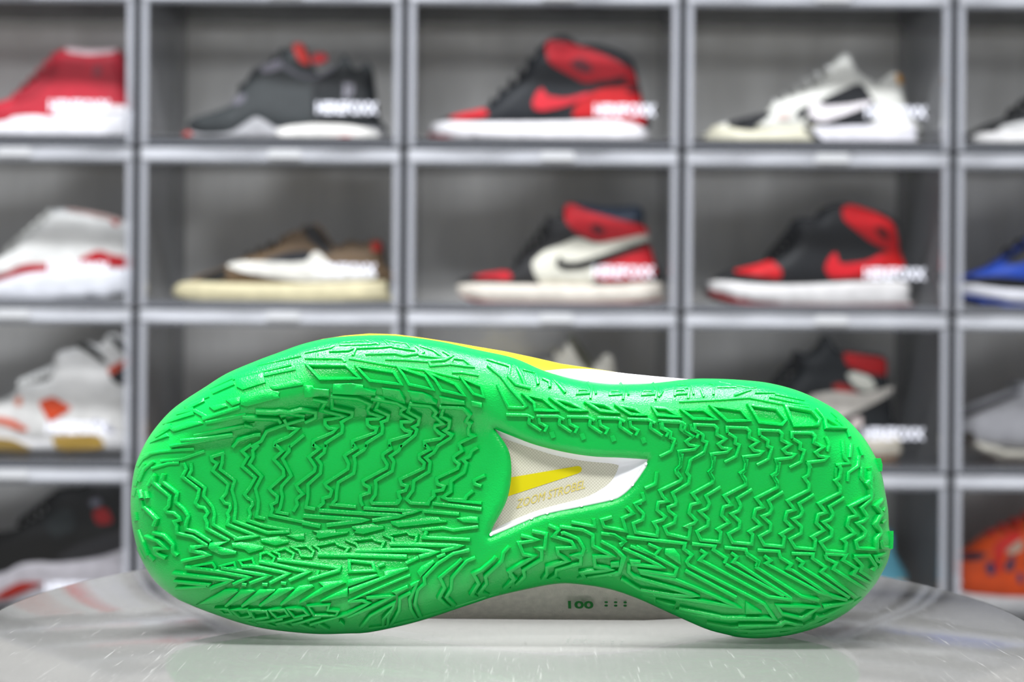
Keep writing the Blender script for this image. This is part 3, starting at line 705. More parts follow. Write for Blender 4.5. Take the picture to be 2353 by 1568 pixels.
make_shoe('low_top_shoe', 'pale blue and tan sneaker mostly hidden behind the heel of the green-soled shoe', (3, 3),
  [(1612, 1400), (1660, 1350), (1750, 1300), (1850, 1240), (1900, 1250), (1960, 1245), (2055, 1235), (2068, 1290), (2074, 1390), (1620, 1405)], (110, 190, 214),
  [(1600, 1400), (1620, 1390), (1850, 1392), (2076, 1350), (2084, 1390), (2078, 1422), (1850, 1424), (1620, 1418)], (206, 176, 150), (), [(1760, 1290), (1840, 1242)], (230, 230, 230))
make_shoe('running_shoe', 'bright orange and red running shoe with navy spots and white sole', (3, 4),
  [(2186, 1345), (2188, 1320), (2200, 1304), (2240, 1290), (2290, 1252), (2330, 1236), (2353, 1230), (2450, 1180), (2540, 1200), (2610, 1165), (2690, 1230), (2702, 1390), (2215, 1385)], (236, 84, 20),
  [(2186, 1352), (2210, 1370), (2290, 1384), (2690, 1392), (2702, 1424), (2400, 1426), (2260, 1420), (2200, 1396)], (236, 236, 238),
  [('toe_overlay', [(2204, 1296), (2240, 1286), (2276, 1284), (2262, 1301), (2222, 1304)], (66, 44, 62)), ('spot', [(2268, 1312), (2284, 1300), (2291, 1330), (2276, 1336)], (58, 56, 100)),
   ('spot', [(2308, 1322), (2324, 1292), (2336, 1286), (2331, 1326)], (58, 60, 92)), ('spot', [(2340, 1330), (2352, 1328), (2354, 1350), (2342, 1352)], (66, 66, 110)),
   ('lace_overlay', [(2288, 1266), (2330, 1240), (2353, 1233), (2353, 1248), (2316, 1274), (2304, 1300), (2302, 1334), (2292, 1322)], (226, 40, 30), 0.003),
   ('vent_panel', [(2306, 1274), (2353, 1250), (2356, 1276), (2326, 1288)], (206, 180, 160)), ('toe_bumper', [(2184, 1338), (2204, 1330), (2216, 1352), (2198, 1364)], (240, 236, 236), 0.004)],
  [(2300, 1248), (2440, 1182)], (226, 40, 30))

# ------------------------------------------------------------------ the green-soled shoe lying on its side
D0 = 0.600
OUT = [(300,1183),(302,1131),(311,1079),(329,1036),(351,1000),(385,960),(419,932),(470,899),(521,867),(589,838),(640,819),(700,798),(768,784),(853,779),(921,781),(1010,793),(1100,813),(1180,831),(1255,862),(1321,880),(1389,890),(1440,891),(1500,889),(1585,880),(1636,879),(1704,882),(1772,890),(1840,909),(1900,938),(1938,965),(1982,1011),(2010,1056),(2024,1090),
       (2034,1139),(2041,1183),(2043,1222),(2049,1250),(2044,1284),(2037,1306),(2025,1329),(2008,1356),(1975,1393),(1938,1422),(1887,1448),(1819,1468),(1751,1476),(1700,1474),(1672,1468),(1621,1454),(1541,1419),(1468,1386),(1400,1363),(1321,1351),(1270,1352),(1202,1365),(1134,1381),(1089,1395),(1004,1424),(936,1444),(851,1462),(800,1465),(723,1466),(621,1456),(553,1441),(485,1418),(434,1398),(400,1381),(356,1345),(324,1293),(308,1241)]
OUTC = catmull(OUT, 5)
HOLE_TOP = [(1136,995),(1188,1016),(1232,1032),(1297,1048),(1362,1058),(1427,1061),(1488,1065)]
HOLE_BOT = [(1488,1065),(1484,1079),(1453,1123),(1427,1147),(1405,1157),(1336,1172),(1258,1188),(1221,1200),(1167,1223),(1126,1240)]
HOLE_ARC = [(1126,1240),(1134,1218),(1152,1186),(1167,1151),(1175,1105),(1173,1060),(1162,1030),(1136,995)]
IN_TOP = [(1142,1012),(1152,1016),(1232,1043),(1275,1056),(1340,1069),(1400,1075),(1417,1079)]
IN_BOT = [(1417,1079),(1414,1090),(1401,1114),(1379,1132),(1336,1153),(1253,1175),(1188,1199),(1141,1221),(1118,1232)]
IN_ARC = [(1118,1232),(1122,1205),(1138,1170),(1150,1140),(1158,1105),(1156,1062),(1148,1035),(1142,1012)]
def seg(P, n): return resample(catmull(P, 6, False), n)[:-1]
HOLE = np.vstack([seg(HOLE_TOP, 26), seg(HOLE_BOT, 34), seg(HOLE_ARC, 20)])
INNER = np.vstack([seg(IN_TOP, 26), seg(IN_BOT, 34), seg(IN_ARC, 20)])

def smooth01(t): t = np.clip(t, 0, 1); return t * t * (3 - 2 * t)
EDGE_A = 0.017
def depth_raw(P):
    """depth of the outsole base surface below photo pixel P"""
    P = np.asarray(P, float)
    e = dist_poly(OUTC, P); e = np.where(inside(OUTC, P), e, 0.0)
    # roll radius: wide along the upper edge and the toe, tighter below
    R = np.interp(P[:, 1], [800, 1000, 1200, 1460], [120, 100, 85, 95])
    q = np.clip(e / R, 0, 1)
    d = EDGE_A * (1 - np.sqrt(np.maximum(0, 1 - (1 - q) ** 2)))
    d = d + 0.010 * np.clip((620 - P[:, 0]) / 320, 0, 1) ** 2 + 0.005 * np.clip((P[:, 0] - 1820) / 230, 0, 1) ** 2
    # dished ball of the foot
    vv = P[:, 1] - 1060 + (P[:, 0] - 800) * 0.05
    wv = smooth01(vv / 160 + 0.5)
    u = np.hypot((P[:, 0] - 790) / 410, vv / (160 + 150 * wv))
    d = d + 0.0088 * (1 - smooth01((u - (0.56 - 0.12 * wv)) / (0.46 + 0.12 * wv)))
    # lip round the shank window
    hd = dist_poly(HOLE, P)
    d = d + 0.0022 * np.clip(1 - hd / 16.0, 0, 1) ** 2
    return D0 + d
GX, GY, GS = np.arange(280, 2076, 2.0), np.arange(758, 1498, 2.0), 2.0
_gx, _gy = np.meshgrid(GX, GY)
_gp = np.stack([_gx.ravel(), _gy.ravel()], 1)
DGRID = depth_raw(_gp).reshape(_gx.shape)
EGRID = np.where(inside(OUTC, _gp), dist_poly(OUTC, _gp), 0.0).reshape(_gx.shape)
def look(G, P):
    P = np.asarray(P, float)
    fx = np.clip((P[:, 0] - GX[0]) / GS, 0, len(GX) - 1.001); fy = np.clip((P[:, 1] - GY[0]) / GS, 0, len(GY) - 1.001)
    i, j = fx.astype(int), fy.astype(int); fx -= i; fy -= j
    return (G[j, i] * (1 - fx) + G[j, i + 1] * fx) * (1 - fy) + (G[j + 1, i] * (1 - fx) + G[j + 1, i + 1] * fx) * fy
def depth_at(P): return look(DGRID, P)
def surf(P):
    P = np.asarray(P, float)
    return unpa(P[:, 0], P[:, 1], depth_at(P))
def surf_n(P, h=2.0):
    P = np.asarray(P, float)
    dx = surf(P + [h, 0]) - surf(P - [h, 0]); dy = surf(P + [0, h]) - surf(P - [0, h])
    n = np.cross(dx, dy); n /= np.linalg.norm(n, axis=1)[:, None] + 1e-12
    n[n[:, 1] > 0] *= -1
    return n

lowest = unp(1751, 1476, D0 + EDGE_A)
SHOE_DZ = 0.0008 - lowest.z
HERO = empty('basketball_shoe', (0.0, 0.645, 0.0), 'basketball shoe lying on its side showing a bright green translucent rubber sole', 'shoe')
def hz(V): V = np.asarray(V, float).copy(); V[:, 2] += SHOE_DZ; return V

# --- outsole base
c_in = []
nrm = np.roll(OUTC, -1, 0) - np.roll(OUTC, 1, 0); nrm = np.stack([-nrm[:, 1], nrm[:, 0]], 1); nrm /= np.linalg.norm(nrm, axis=1)[:, None]
if not inside(OUTC, OUTC[:1] + nrm[:1] * 5)[0]: nrm = -nrm
for off in (1.2, 3.5, 7, 12, 18, 25):
    c_in.append(OUTC + nrm * off)
extra = np.vstack(c_in + [grid_pts(OUTC, 9.0, 30.0)])
hc = HOLE.mean(0)
for off in (3, 7, 12):
    dv = HOLE - hc; dv /= np.linalg.norm(dv, axis=1)[:, None]
    extra = np.vstack([extra, HOLE + dv * off])
extra = extra[inside(OUTC, extra) & ~inside(HOLE, extra)]
extra = extra[dist_poly(OUTC, extra) > 0.8]; extra = extra[dist_poly(HOLE, extra) > 1.5]
V, T, ov = cdt(OUTC, extra, HOLE)
P3 = hz(unpa(V[:, 0], V[:, 1], depth_raw(V))); faces = [tuple(int(i) for i in t) for t in T]
verts = [tuple(p) for p in P3]
# side wall behind the outline and lip inside the window
def loop3(poly, depth): return hz(unpa(poly[:, 0], poly[:, 1], depth))
key = {}
for i, p in enumerate(V): key.setdefault((round(p[0], 2), round(p[1], 2)), i)
def add_rings(base, rings):
    n = len(base); prev = [key[(round(p[0], 2), round(p[1], 2))] for p in base]
    for rg in rings:
        k = len(verts); verts.extend(tuple(p) for p in rg); cur = list(range(k, k + n))
        for i in range(n):
            j = (i + 1) % n
            faces.append((prev[i], prev[j], cur[j], cur[i]))
        prev = cur
Dout = depth_raw(OUTC)
add_rings(OUTC, [loop3(OUTC + nrm * 0.6, Dout + 0.004), loop3(OUTC + nrm * 3.0, Dout + 0.009), loop3(OUTC + nrm * 14.0, Dout + 0.0105)])
Dh = depth_at(HOLE)
add_rings(HOLE, [loop3(HOLE, Dh + 0.0016)])
OUTSOLE = mesh_obj('outsole', verts, faces, GREEN, HERO, 70)
OUTSOLE['label'] = 'translucent bright green rubber outsole with raised zigzag tread'

# --- shank window: white wall, cloth floor, yellow print
n = len(HOLE)
D_floor = D0 + 0.009
wall_v = [tuple(p) for p in loop3(HOLE, Dh + 0.0006)] + [tuple(p) for p in loop3(HOLE * 0.55 + INNER * 0.45, np.full(n, D0 + 0.0062))] + [tuple(p) for p in loop3(INNER, np.full(n, D_floor + 0.0004))]
wall_f = [(r * n + i, r * n + (i + 1) % n, (r + 1) * n + (i + 1) % n, (r + 1) * n + i) for r in range(2) for i in range(n)]
mesh_obj('shank_window_wall', wall_v, wall_f, WHITE_PLASTIC, HERO, 60)['label'] = 'white plastic wall of the window in the sole'
# raised white bead along the lower edge of the window
bead = catmull(HOLE_BOT[1:], 5, False)
bp3 = hz(unpa(bead[:, 0], bead[:, 1] - 2.0, depth_at(bead) + 0.0002))
mesh_obj('shank_bead', *tube([Vector(p) for p in bp3], 0.0009, 8), WHITE_PLASTIC, HERO, 60)
for (bx, by) in [(1128, 1238), (1221, 1200), (1257, 1188), (1336, 1171), (1405, 1156), (1453, 1123), (1484, 1075)]:
    q = hz(unpa(np.array([bx]), np.array([by]), np.array([D0 + 0.0016])))[0]
    mesh_obj('mould_nub', *tube([Vector(q) + Vector((0, 0.001, 0)), Vector(q), Vector(q) + Vector((0, -0.0007, 0.0001))], 0.0006, 8), WHITE_PLASTIC, HERO, 60)
big = INNER + (INNER - INNER.mean(0)) * 0.06
fl = [tuple(p) for p in loop3(big, np.full(n, D_floor))]
fl2 = [tuple(p) for p in loop3(big, np.full(n, D_floor + 0.002))]
CLOTH = mesh_obj('strobel_cloth', fl + fl2, [tuple(range(n)), tuple(range(2 * n - 1, n - 1, -1))] + [(i, (i + 1) % n, n + (i + 1) % n, n + i) for i in range(n)], BEIGE_CLOTH, HERO)
CLOTH['label'] = 'beige woven cloth with yellow print seen through the sole window'
st = np.array([(1140, 1112), (1175, 1106), (1327, 1080), (1333, 1081), (1337, 1086), (1335, 1093), (1328, 1097), (1169, 1149), (1136, 1158)], float)
a_ = [tuple(p) for p in loop3(st, np.full(len(st), D_floor - 0.0002))]; b2 = [tuple(p) for p in loop3(st, np.full(len(st), D_floor + 0.0003))]
m_ = len(st)
mesh_obj('yellow_stripe', a_ + b2, [tuple(range(m_)), tuple(range(2 * m_ - 1, m_ - 1, -1))] + [(i, (i + 1) % m_, m_ + (i + 1) % m_, m_ + i) for i in range(m_)], YELLOW_PRINT, CLOTH)
def place_text(me, w, origin, xdir, ydir, width, height, hgt, parent, name, mat):
    co = np.array([v.co[:] for v in me.vertices])
    xd, yd = Vector(xdir).normalized(), Vector(ydir).normalized(); nd = xd.cross(yd).normalized()
    vs = [Vector(origin) + xd * (c[0] / w * width) + yd * (c[1] / hgt * height) + nd * c[2] for c in co]
    return mesh_obj(name, vs, [tuple(p.vertices) for p in me.polygons], mat, parent, recalc=False)
tm, tw, thh = text_mesh('ZOOM STROBEL', 'zoom_lettering', 0.01, 0.00008)
p0 = hz([unp(1186, 1178, D_floor - 0.0002)])[0]; p1 = hz([unp(1344, 1131, D_floor - 0.0002)])[0]
dx = Vector(p1) - Vector(p0)
place_text(tm, tw, p0, dx, (0.18, 0, 1.0), dx.length, 21.0 / F * D_floor, thh, CLOTH, 'print_lettering', YELLOW_FAINT)

# --- tread: ridges (polylines) and blocks (polygons), traced in 5.8825x enlargements
K = 5.8825
CR = dict(A=(300, 770), B=(700, 770), C=(300, 1030), D=(700, 1030), E=(400, 1240), F=(800, 1240), G=(1100, 820), H=(1500, 860), I=(1700, 860), J=(1100, 1150), K=(1400, 1030), L=(1700, 1030), M=(1400, 1230), N=(1700, 1230))
def cp(c, pts): ox, oy = CR[c]; return [(ox + x / K, oy + y / K) for x, y in pts]
TREAD_H = 0.0017
def ridge(c, pts, w=44, closed=False, h=TREAD_H):
    P = np.array(cp(c, pts)); w = w / K
    if closed: P = np.vstack([P, P[:1]])
    Q = [P[0]]
    for a, b_ in zip(P[:-1], P[1:]):
        L = np.hypot(*(b_ - a)); k = max(1, int(math.ceil(L / 14)))
        for i in range(1, k + 1): Q.append(a + (b_ - a) * i / k)
    Q = np.array(Q)
    if closed: Q = Q[:-1]
    n = len(Q)
    if closed: nx, pv = np.roll(Q, -1, 0), np.roll(Q, 1, 0)
    else: nx, pv = np.vstack([Q[1:], Q[-1:]]), np.vstack([Q[:1], Q[:-1]])
    d1 = Q - pv; d2 = nx - Q
    if not closed: d1[0] = d2[0]; d2[-1] = d1[-1]
    d1 /= np.linalg.norm(d1, axis=1)[:, None] + 1e-9; d2 /= np.linalg.norm(d2, axis=1)[:, None] + 1e-9
    t = d1 + d2; t /= np.linalg.norm(t, axis=1)[:, None] + 1e-9
    nn = np.stack([-t[:, 1], t[:, 0]], 1)
    mit = 1 / np.clip((nn * np.stack([-d1[:, 1], d1[:, 0]], 1)).sum(1), 0.55, 1)
    hl = h * np.clip(look(EGRID, Q) / 26.0, 0.2, 1)
    sn = surf_n(Q)
    prof = [(-0.62, -0.25), (-0.55, 0.84), (-0.38, 1.0), (0.38, 1.0), (0.55, 0.84), (0.62, -0.25)]
    V = []
    for (o, hh) in prof:
        X = Q + nn * (o * w * mit)[:, None]
        V.append(surf(X) + sn * (hh * hl)[:, None])
    V = np.stack(V, 1).reshape(-1, 3); m = len(prof); Fc = []
    for i in range(n if closed else n - 1):
        j = (i + 1) % n
        for k in range(m - 1): Fc.append((i * m + k, i * m + k + 1, j * m + k + 1, j * m + k))
    if not closed:
        Fc.append(tuple(range(m))); Fc.append(tuple((n - 1) * m + k for k in range(m))[::-1])
    return mesh_obj('tread_ridge', hz(V), Fc, GREEN, OUTSOLE, 55)
def block(c, pts, h=TREAD_H):
    P = np.array(cp(c, pts))
    Q = []
    for a, b_ in zip(P, np.roll(P, -1, 0)):
        L = np.hypot(*(b_ - a)); k = max(1, int(math.ceil(L / 16)))
        for i in range(k): Q.append(a + (b_ - a) * i / k)
    Q = np.array(Q); n = len(Q)
    t = np.roll(Q, -1, 0) - np.roll(Q, 1, 0); t /= np.linalg.norm(t, axis=1)[:, None] + 1e-9
    nn = np.stack([-t[:, 1], t[:, 0]], 1)
    ar = ((Q[:, 0] * np.roll(Q[:, 1], -1)) - (np.roll(Q[:, 0], -1) * Q[:, 1])).sum()
    if ar < 0: nn = -nn
    sn = surf_n(Q); h = (h * np.clip(look(EGRID, Q) / 26.0, 0.2, 1))[:, None]
    V = np.vstack([surf(Q - nn * 0.6) + sn * (-0.25 * h), surf(Q) + sn * (0.85 * h), surf(Q + nn * 1.4) + sn * h])
    Fc = [(r * n + i, r * n + (i + 1) % n, (r + 1) * n + (i + 1) % n, (r + 1) * n + i) for r in range(2) for i in range(n)]
    top = Q + nn * 1.4
    try:
        TV, TT, ov_ = cdt(top)
        if len(TV) == n:
            idx = [int(o) for o in ov_]
            Fc += [tuple(2 * n + idx[int(i)] for i in t_) for t_ in TT]
        else:
            Fc.append(tuple(range(2 * n, 3 * n)))
    except Exception:
        Fc.append(tuple(range(2 * n, 3 * n)))
    return mesh_obj('tread_block', hz(V), Fc, GREEN, OUTSOLE, 55)

# ball of the foot: pairs of zigzag ridges
for c, p in [
 ('C', [(355,420),(330,520),(545,700),(535,830),(490,880),(510,915),(600,925),(670,985),(680,1020),(610,1040),(640,1100),(640,1200),(850,1245),(1040,1365)]),
 ('C', [(470,400),(440,500),(640,660),(620,780),(720,870),(790,970),(760,1090),(760,1150),(880,1180),(1090,1315)]),
 ('C', [(720,250),(760,330),(710,440),(930,610),(915,720),(880,790),(920,845),(1000,860),(1050,930),(1010,990),(1040,1060),(1030,1140),(1340,1310)]),
 ('C', [(820,250),(830,350),(790,430),(1010,590),(990,700),(1110,850),(1140,950),(1120,1090),(1440,1280)]),
 ('C', [(1270,110),(1090,170),(1100,220),(1170,260),(1110,360),(1320,540),(1290,670),(1230,740),(1270,800),(1340,810),(1350,870),(1310,940),(1330,990),(1310,1090),(1710,1250),(1400,1290)]),
 ('C', [(1245,120),(1240,250),(1210,340),(1410,490),(1370,620),(1420,800),(1420,900),(1400,1045),(1850,1205),(2150,1190)]),
 ('C', [(1640,0),(1510,90),(1590,170),(1510,300),(1690,450),(1610,590),(1540,680),(1580,730),(1640,760),(1650,820),(1600,890),(1620,950),(1590,1040),(1810,1110),(2150,1165)]),
 ('C', [(1740,0),(1660,80),(1670,170),(1610,270),(1780,430),(1690,600),(1730,770),(1720,880),(1700,985),(1820,1010)]),
 ('C', [(1960,0),(2060,90),(1940,200),(2070,340),(2080,420),(1880,600),(1920,650),(1990,700),(1980,780),(1900,820),(1920,880),(1890,965),(2353,1055)]),
 ('C', [(2150,0),(2150,90),(2060,190),(2180,420),(2050,560),(2040,620),(2060,700),(2030,850),(1990,920),(2140,945)]),
 ('D', [(120,0),(200,60),(60,170),(150,300),(140,360),(-110,550),(-80,610),(-20,670),(-110,740),(-90,810),(-150,910)]),
 ('D', [(290,0),(270,110),(170,190),(230,270),(220,390),(50,540),(50,700),(20,850),(150,872)]),
 ('B', [(110,900),(285,930),(220,1040),(550,1130),(370,1180),(280,1190),(280,1260),(330,1310),(430,1320),(380,1370),(120,1480),(120,1565)]),
 ('B', [(370,870),(370,1010),(650,1070),(640,1140),(500,1230),(520,1290),(510,1370),(290,1510),(290,1565)]),
 ('B', [(350,862),(710,890),(890,960),(850,1030),(870,1080),(1050,1140),(1000,1180),(850,1190),(850,1260),(900,1300),(980,1310),(960,1370),(650,1480),(660,1560)]),
 ('D', [(660,0),(700,50),(540,150),(600,260),(590,330),(280,530),(300,570),(370,620),(350,700),(250,730),(260,790),(190,850)]),
 ('B', [(1010,900),(1000,950),(960,1030),(1140,1110),(1120,1200),(1040,1230),(1060,1300),(1050,1380),(840,1510),(830,1565)]),
 ('D', [(840,0),(810,70),(670,160),(690,250),(670,390),(460,510),(440,620),(430,740),(370,810),(700,840)]),
 ('B', [(900,885),(1250,945),(1360,1010),(1310,1040),(1300,1090),(1470,1180),(1440,1210),(1310,1220),(1310,1290),(1360,1340),(1440,1360),(1420,1400),(1150,1480),(1150,1560)]),
 ('D', [(1140,0),(1170,60),(1060,130),(1060,180),(1120,270),(1110,320),(790,490),(800,540),(880,580),(880,650),(760,690),(760,770),(790,830)]),
 ('B', [(1440,960),(1400,1060),(1560,1150),(1540,1250),(1470,1290),(1520,1330),(1500,1400),(1300,1560)]),
 ('D', [(1310,0),(1280,80),(1160,160),(1210,230),(1190,360),(960,490),(970,560),(960,680),(900,760),(920,795),(1250,800),(1270,740)]),
 ('B', [(1420,962),(1700,990),(1790,1070),(1750,1120),(1880,1230),(1770,1260),(1760,1300),(1820,1370),(1890,1400),(1840,1450),(1620,1490),(1630,1565)]),
 ('D', [(1630,0),(1690,70),(1550,140),(1550,190),(1620,250),(1610,320),(1290,470),(1310,540),(1390,560),(1370,620),(1270,650),(1280,700),(1300,730),(1260,800)]),
 ('B', [(1890,1010),(1850,1130),(1970,1190),(1960,1290),(1900,1330),(2000,1400),(1980,1440),(1790,1560)]),
 ('D', [(1820,0),(1750,110),(1640,180),(1700,240),(1690,370),(1480,490),(1470,620),(1380,740),(1440,795),(1680,810),(1700,750)]),
 ('B', [(1830,1005),(2140,1025),(2240,1120),(2190,1200),(2250,1240),(2220,1300),(2230,1390),(2290,1420),(2100,1510),(2100,1565)]),
 ('D', [(2100,0),(2140,90),(2020,170),(2030,220),(2100,270),(2080,330),(1790,460),(1800,540),(1900,570),(1880,620),(1750,640),(1760,700),(1700,760)]),
 ('D', [(2353,40),(2270,90),(2240,170),(2150,210),(2200,260),(2170,380),(1990,500),(1990,640),(1880,720),(1940,745),(2180,755),(2200,700),(2290,630)]),
 ('D', [(2450,420),(2300,490),(2310,540),(2400,570)]),
 ('C', [(210,850),(370,1010),(340,1100)]), ('C', [(330,1190),(470,1230),(590,1350),(590,1450),(650,1500)]), ('C', [(220,1240),(390,1300),(500,1400),(360,1400),(370,1470),(500,1530)]),
 ('C', [(215,640),(240,730)]), ('C', [(60,920),(75,1030)]), ('C', [(95,1160),(170,1330),(240,1500)]), ('C', [(130,620),(165,730)]),
 ('A', [(1380,1565),(1460,1460),(1680,1390),(1760,1390)]), ('A', [(1640,1565),(1780,1480),(1840,1340),(2080,1250),(2353,1170)]),
 ('A', [(1950,1565),(1960,1500),(2150,1420),(2270,1320),(2140,1310),(2070,1160)]), ('A', [(2150,1565),(2353,1400)]),
 ('A', [(1690,1075),(1960,1085),(2010,1070),(2353,1120)]), ('A', [(1510,1150),(1990,1170),(2030,1220)]), ('A', [(1530,1250),(1640,1275)]), ('A', [(700,1480),(1360,1390)]), ('A', [(560,1560),(1050,1450),(1380,1390)]),
 ('B', [(-330,1120),(-60,1050),(150,1070),(150,1150),(10,1230)]),
]: ridge(c, p)
# lower ball of the foot: long bars, loops and blocks
for c, p, w in [
 ('D', [(200,890),(1340,970),(920,1030)], 52), ('D', [(800,858),(1540,910),(1330,950)], 46), ('D', [(1620,910),(2100,950)], 46), ('D', [(1740,805),(2400,880)], 50), ('D', [(1950,760),(2400,800)], 36),
 ('D', [(-20,965),(850,1025),(300,1095)], 56), ('D', [(1600,1165),(1880,1135),(2020,1165),(2353,1115)], 44), ('D', [(1660,1180),(1620,1270),(2240,1290)], 46),
 ('D', [(1160,1360),(2120,1375),(1860,1450)], 54), ('D', [(690,1450),(1540,1440),(1780,1465),(1560,1530)], 58), ('D', [(180,1500),(1390,1530)], 58), ('D', [(2020,1480),(2230,1420)], 44), ('D', [(-30,1060),(215,1110)], 60),
 ('E', [(170,420),(600,480),(1030,560),(810,650)], 48), ('E', [(650,430),(1290,548),(1030,640)], 48), ('E', [(920,415),(1090,420),(1550,520),(1300,640)], 48), ('E', [(1150,360),(1340,395),(1820,500),(1560,610)], 48),
 ('E', [(1400,335),(1600,360),(2240,445),(2230,480),(1820,600)], 48), ('E', [(0,500),(790,600),(510,700)], 48), ('E', [(20,600),(480,650),(470,665),(40,695)], 40), ('E', [(1960,480),(1930,540)], 36),
 ('E', [(1120,1160),(1480,1090)], 34), ('E', [(1380,1170),(1750,1080)], 34), ('E', [(1600,1170),(1990,1070)], 34), ('E', [(1840,1170),(2353,1040)], 34), ('E', [(900,1130),(1240,1080)], 34),
 ('E', [(1230,1170),(1380,1230)], 30), ('E', [(1460,1170),(1600,1240)], 30), ('E', [(1700,1170),(1900,1260)], 30), ('E', [(1950,1160),(2100,1260)], 30), ('E', [(2240,1120),(2300,1180)], 30), ('E', [(960,1150),(1130,1210)], 30),
 ('E', [(220,140),(230,200),(380,220),(480,260),(120,340)], 46), ('E', [(240,150),(470,130)], 40), ('E', [(930,650),(990,660)], 44), ('E', [(1200,655),(1270,660)], 44), ('E', [(1450,640),(1520,650)], 44),
 ('F', [(250,830),(600,805),(370,925),(0,1080)], 44), ('F', [(0,885),(190,865),(280,895),(0,1040)], 40), ('F', [(170,1220),(300,1060),(620,895),(600,960),(540,1060),(530,1215)], 40), ('F', [(470,1210),(470,1100),(590,970)], 38),
 ('F', [(850,670),(940,625),(830,840),(840,960),(920,1110)], 44), ('F', [(560,1220),(690,980),(700,830),(850,755)], 42), ('F', [(1640,195),(1430,240),(1220,375),(1030,560),(1040,640),(940,720),(900,900),(980,1090)], 46),
 ('F', [(1540,305),(1470,375),(1240,560),(1300,680),(1220,820),(1370,960)], 46), ('F', [(1720,295),(1610,335),(1400,560),(1390,700),(1320,800),(1450,940)], 46), ('F', [(2000,275),(1960,325),(1800,455),(1690,505),(1760,620),(1660,770),(1740,830)], 46),
 ('F', [(2180,140),(2100,225),(2080,335),(1850,535),(1870,620),(1770,740),(1900,800)], 46), ('F', [(2400,330),(2170,465),(2240,545),(2130,680),(2180,720)], 42), ('F', [(280,1240),(560,1210),(900,1130),(1010,1095),(1420,980),(1700,890),(2040,775)], 26),
 ('F', [(410,420),(500,390)], 40), ('F', [(790,380),(960,300)], 44), ('F', [(1210,295),(1320,250)], 44),
]: ridge(c, p, w)
for c, p, w in [
 ('D', [(1090,1245),(1400,1190),(1430,1230),(1530,1240),(1500,1345),(1200,1350),(1190,1280)], 36), ('D', [(580,1315),(930,1275),(960,1305),(1080,1335),(1030,1435),(750,1435),(700,1355)], 36), ('D', [(130,1385),(420,1325),(450,1365),(600,1415),(540,1490),(220,1485),(190,1425)], 36),
 ('E', [(1170,255),(1250,235),(1360,305),(1330,370),(1170,345)], 32), ('E', [(1340,225),(1500,185),(1620,255),(1590,335),(1430,325),(1420,260)], 32), ('E', [(1590,165),(1790,145),(1890,225),(1860,295),(1720,285),(1690,215)], 32),
 ('E', [(890,345),(1060,315),(1090,400),(930,405)], 30), ('E', [(640,405),(820,365),(840,430),(700,435)], 28), ('E', [(230,415),(530,365),(570,420),(560,460)], 28),
 ('E', [(790,975),(1000,965),(1060,1050),(900,1095)], 30), ('E', [(1040,985),(1260,995),(1290,1070),(1100,1105)], 30), ('E', [(1300,985),(1500,975),(1560,1050),(1400,1085)], 30), ('E', [(1540,965),(1750,975),(1820,1040),(1640,1085)], 30), ('E', [(1820,935),(2100,920),(2080,985),(2220,1000),(2190,1055),(1900,1060)], 30), ('E', [(580,965),(740,960),(800,1040),(680,1060)], 28),
 ('F', [(20,350),(335,380),(365,480),(20,495)], 40),
 ('B', [(40,475),(560,470),(750,640),(210,650)], 36), ('B', [(700,485),(1200,560),(1310,720),(880,670),(800,590)], 34), ('B', [(1260,500),(1630,615),(1740,790),(1410,720),(1340,600)], 34), ('B', [(1640,560),(2030,720),(2160,870),(1850,800),(1760,660)], 34), ('B', [(2110,640),(2380,750),(2420,890),(2280,850)], 32),
]: ridge(c, p, w, True)
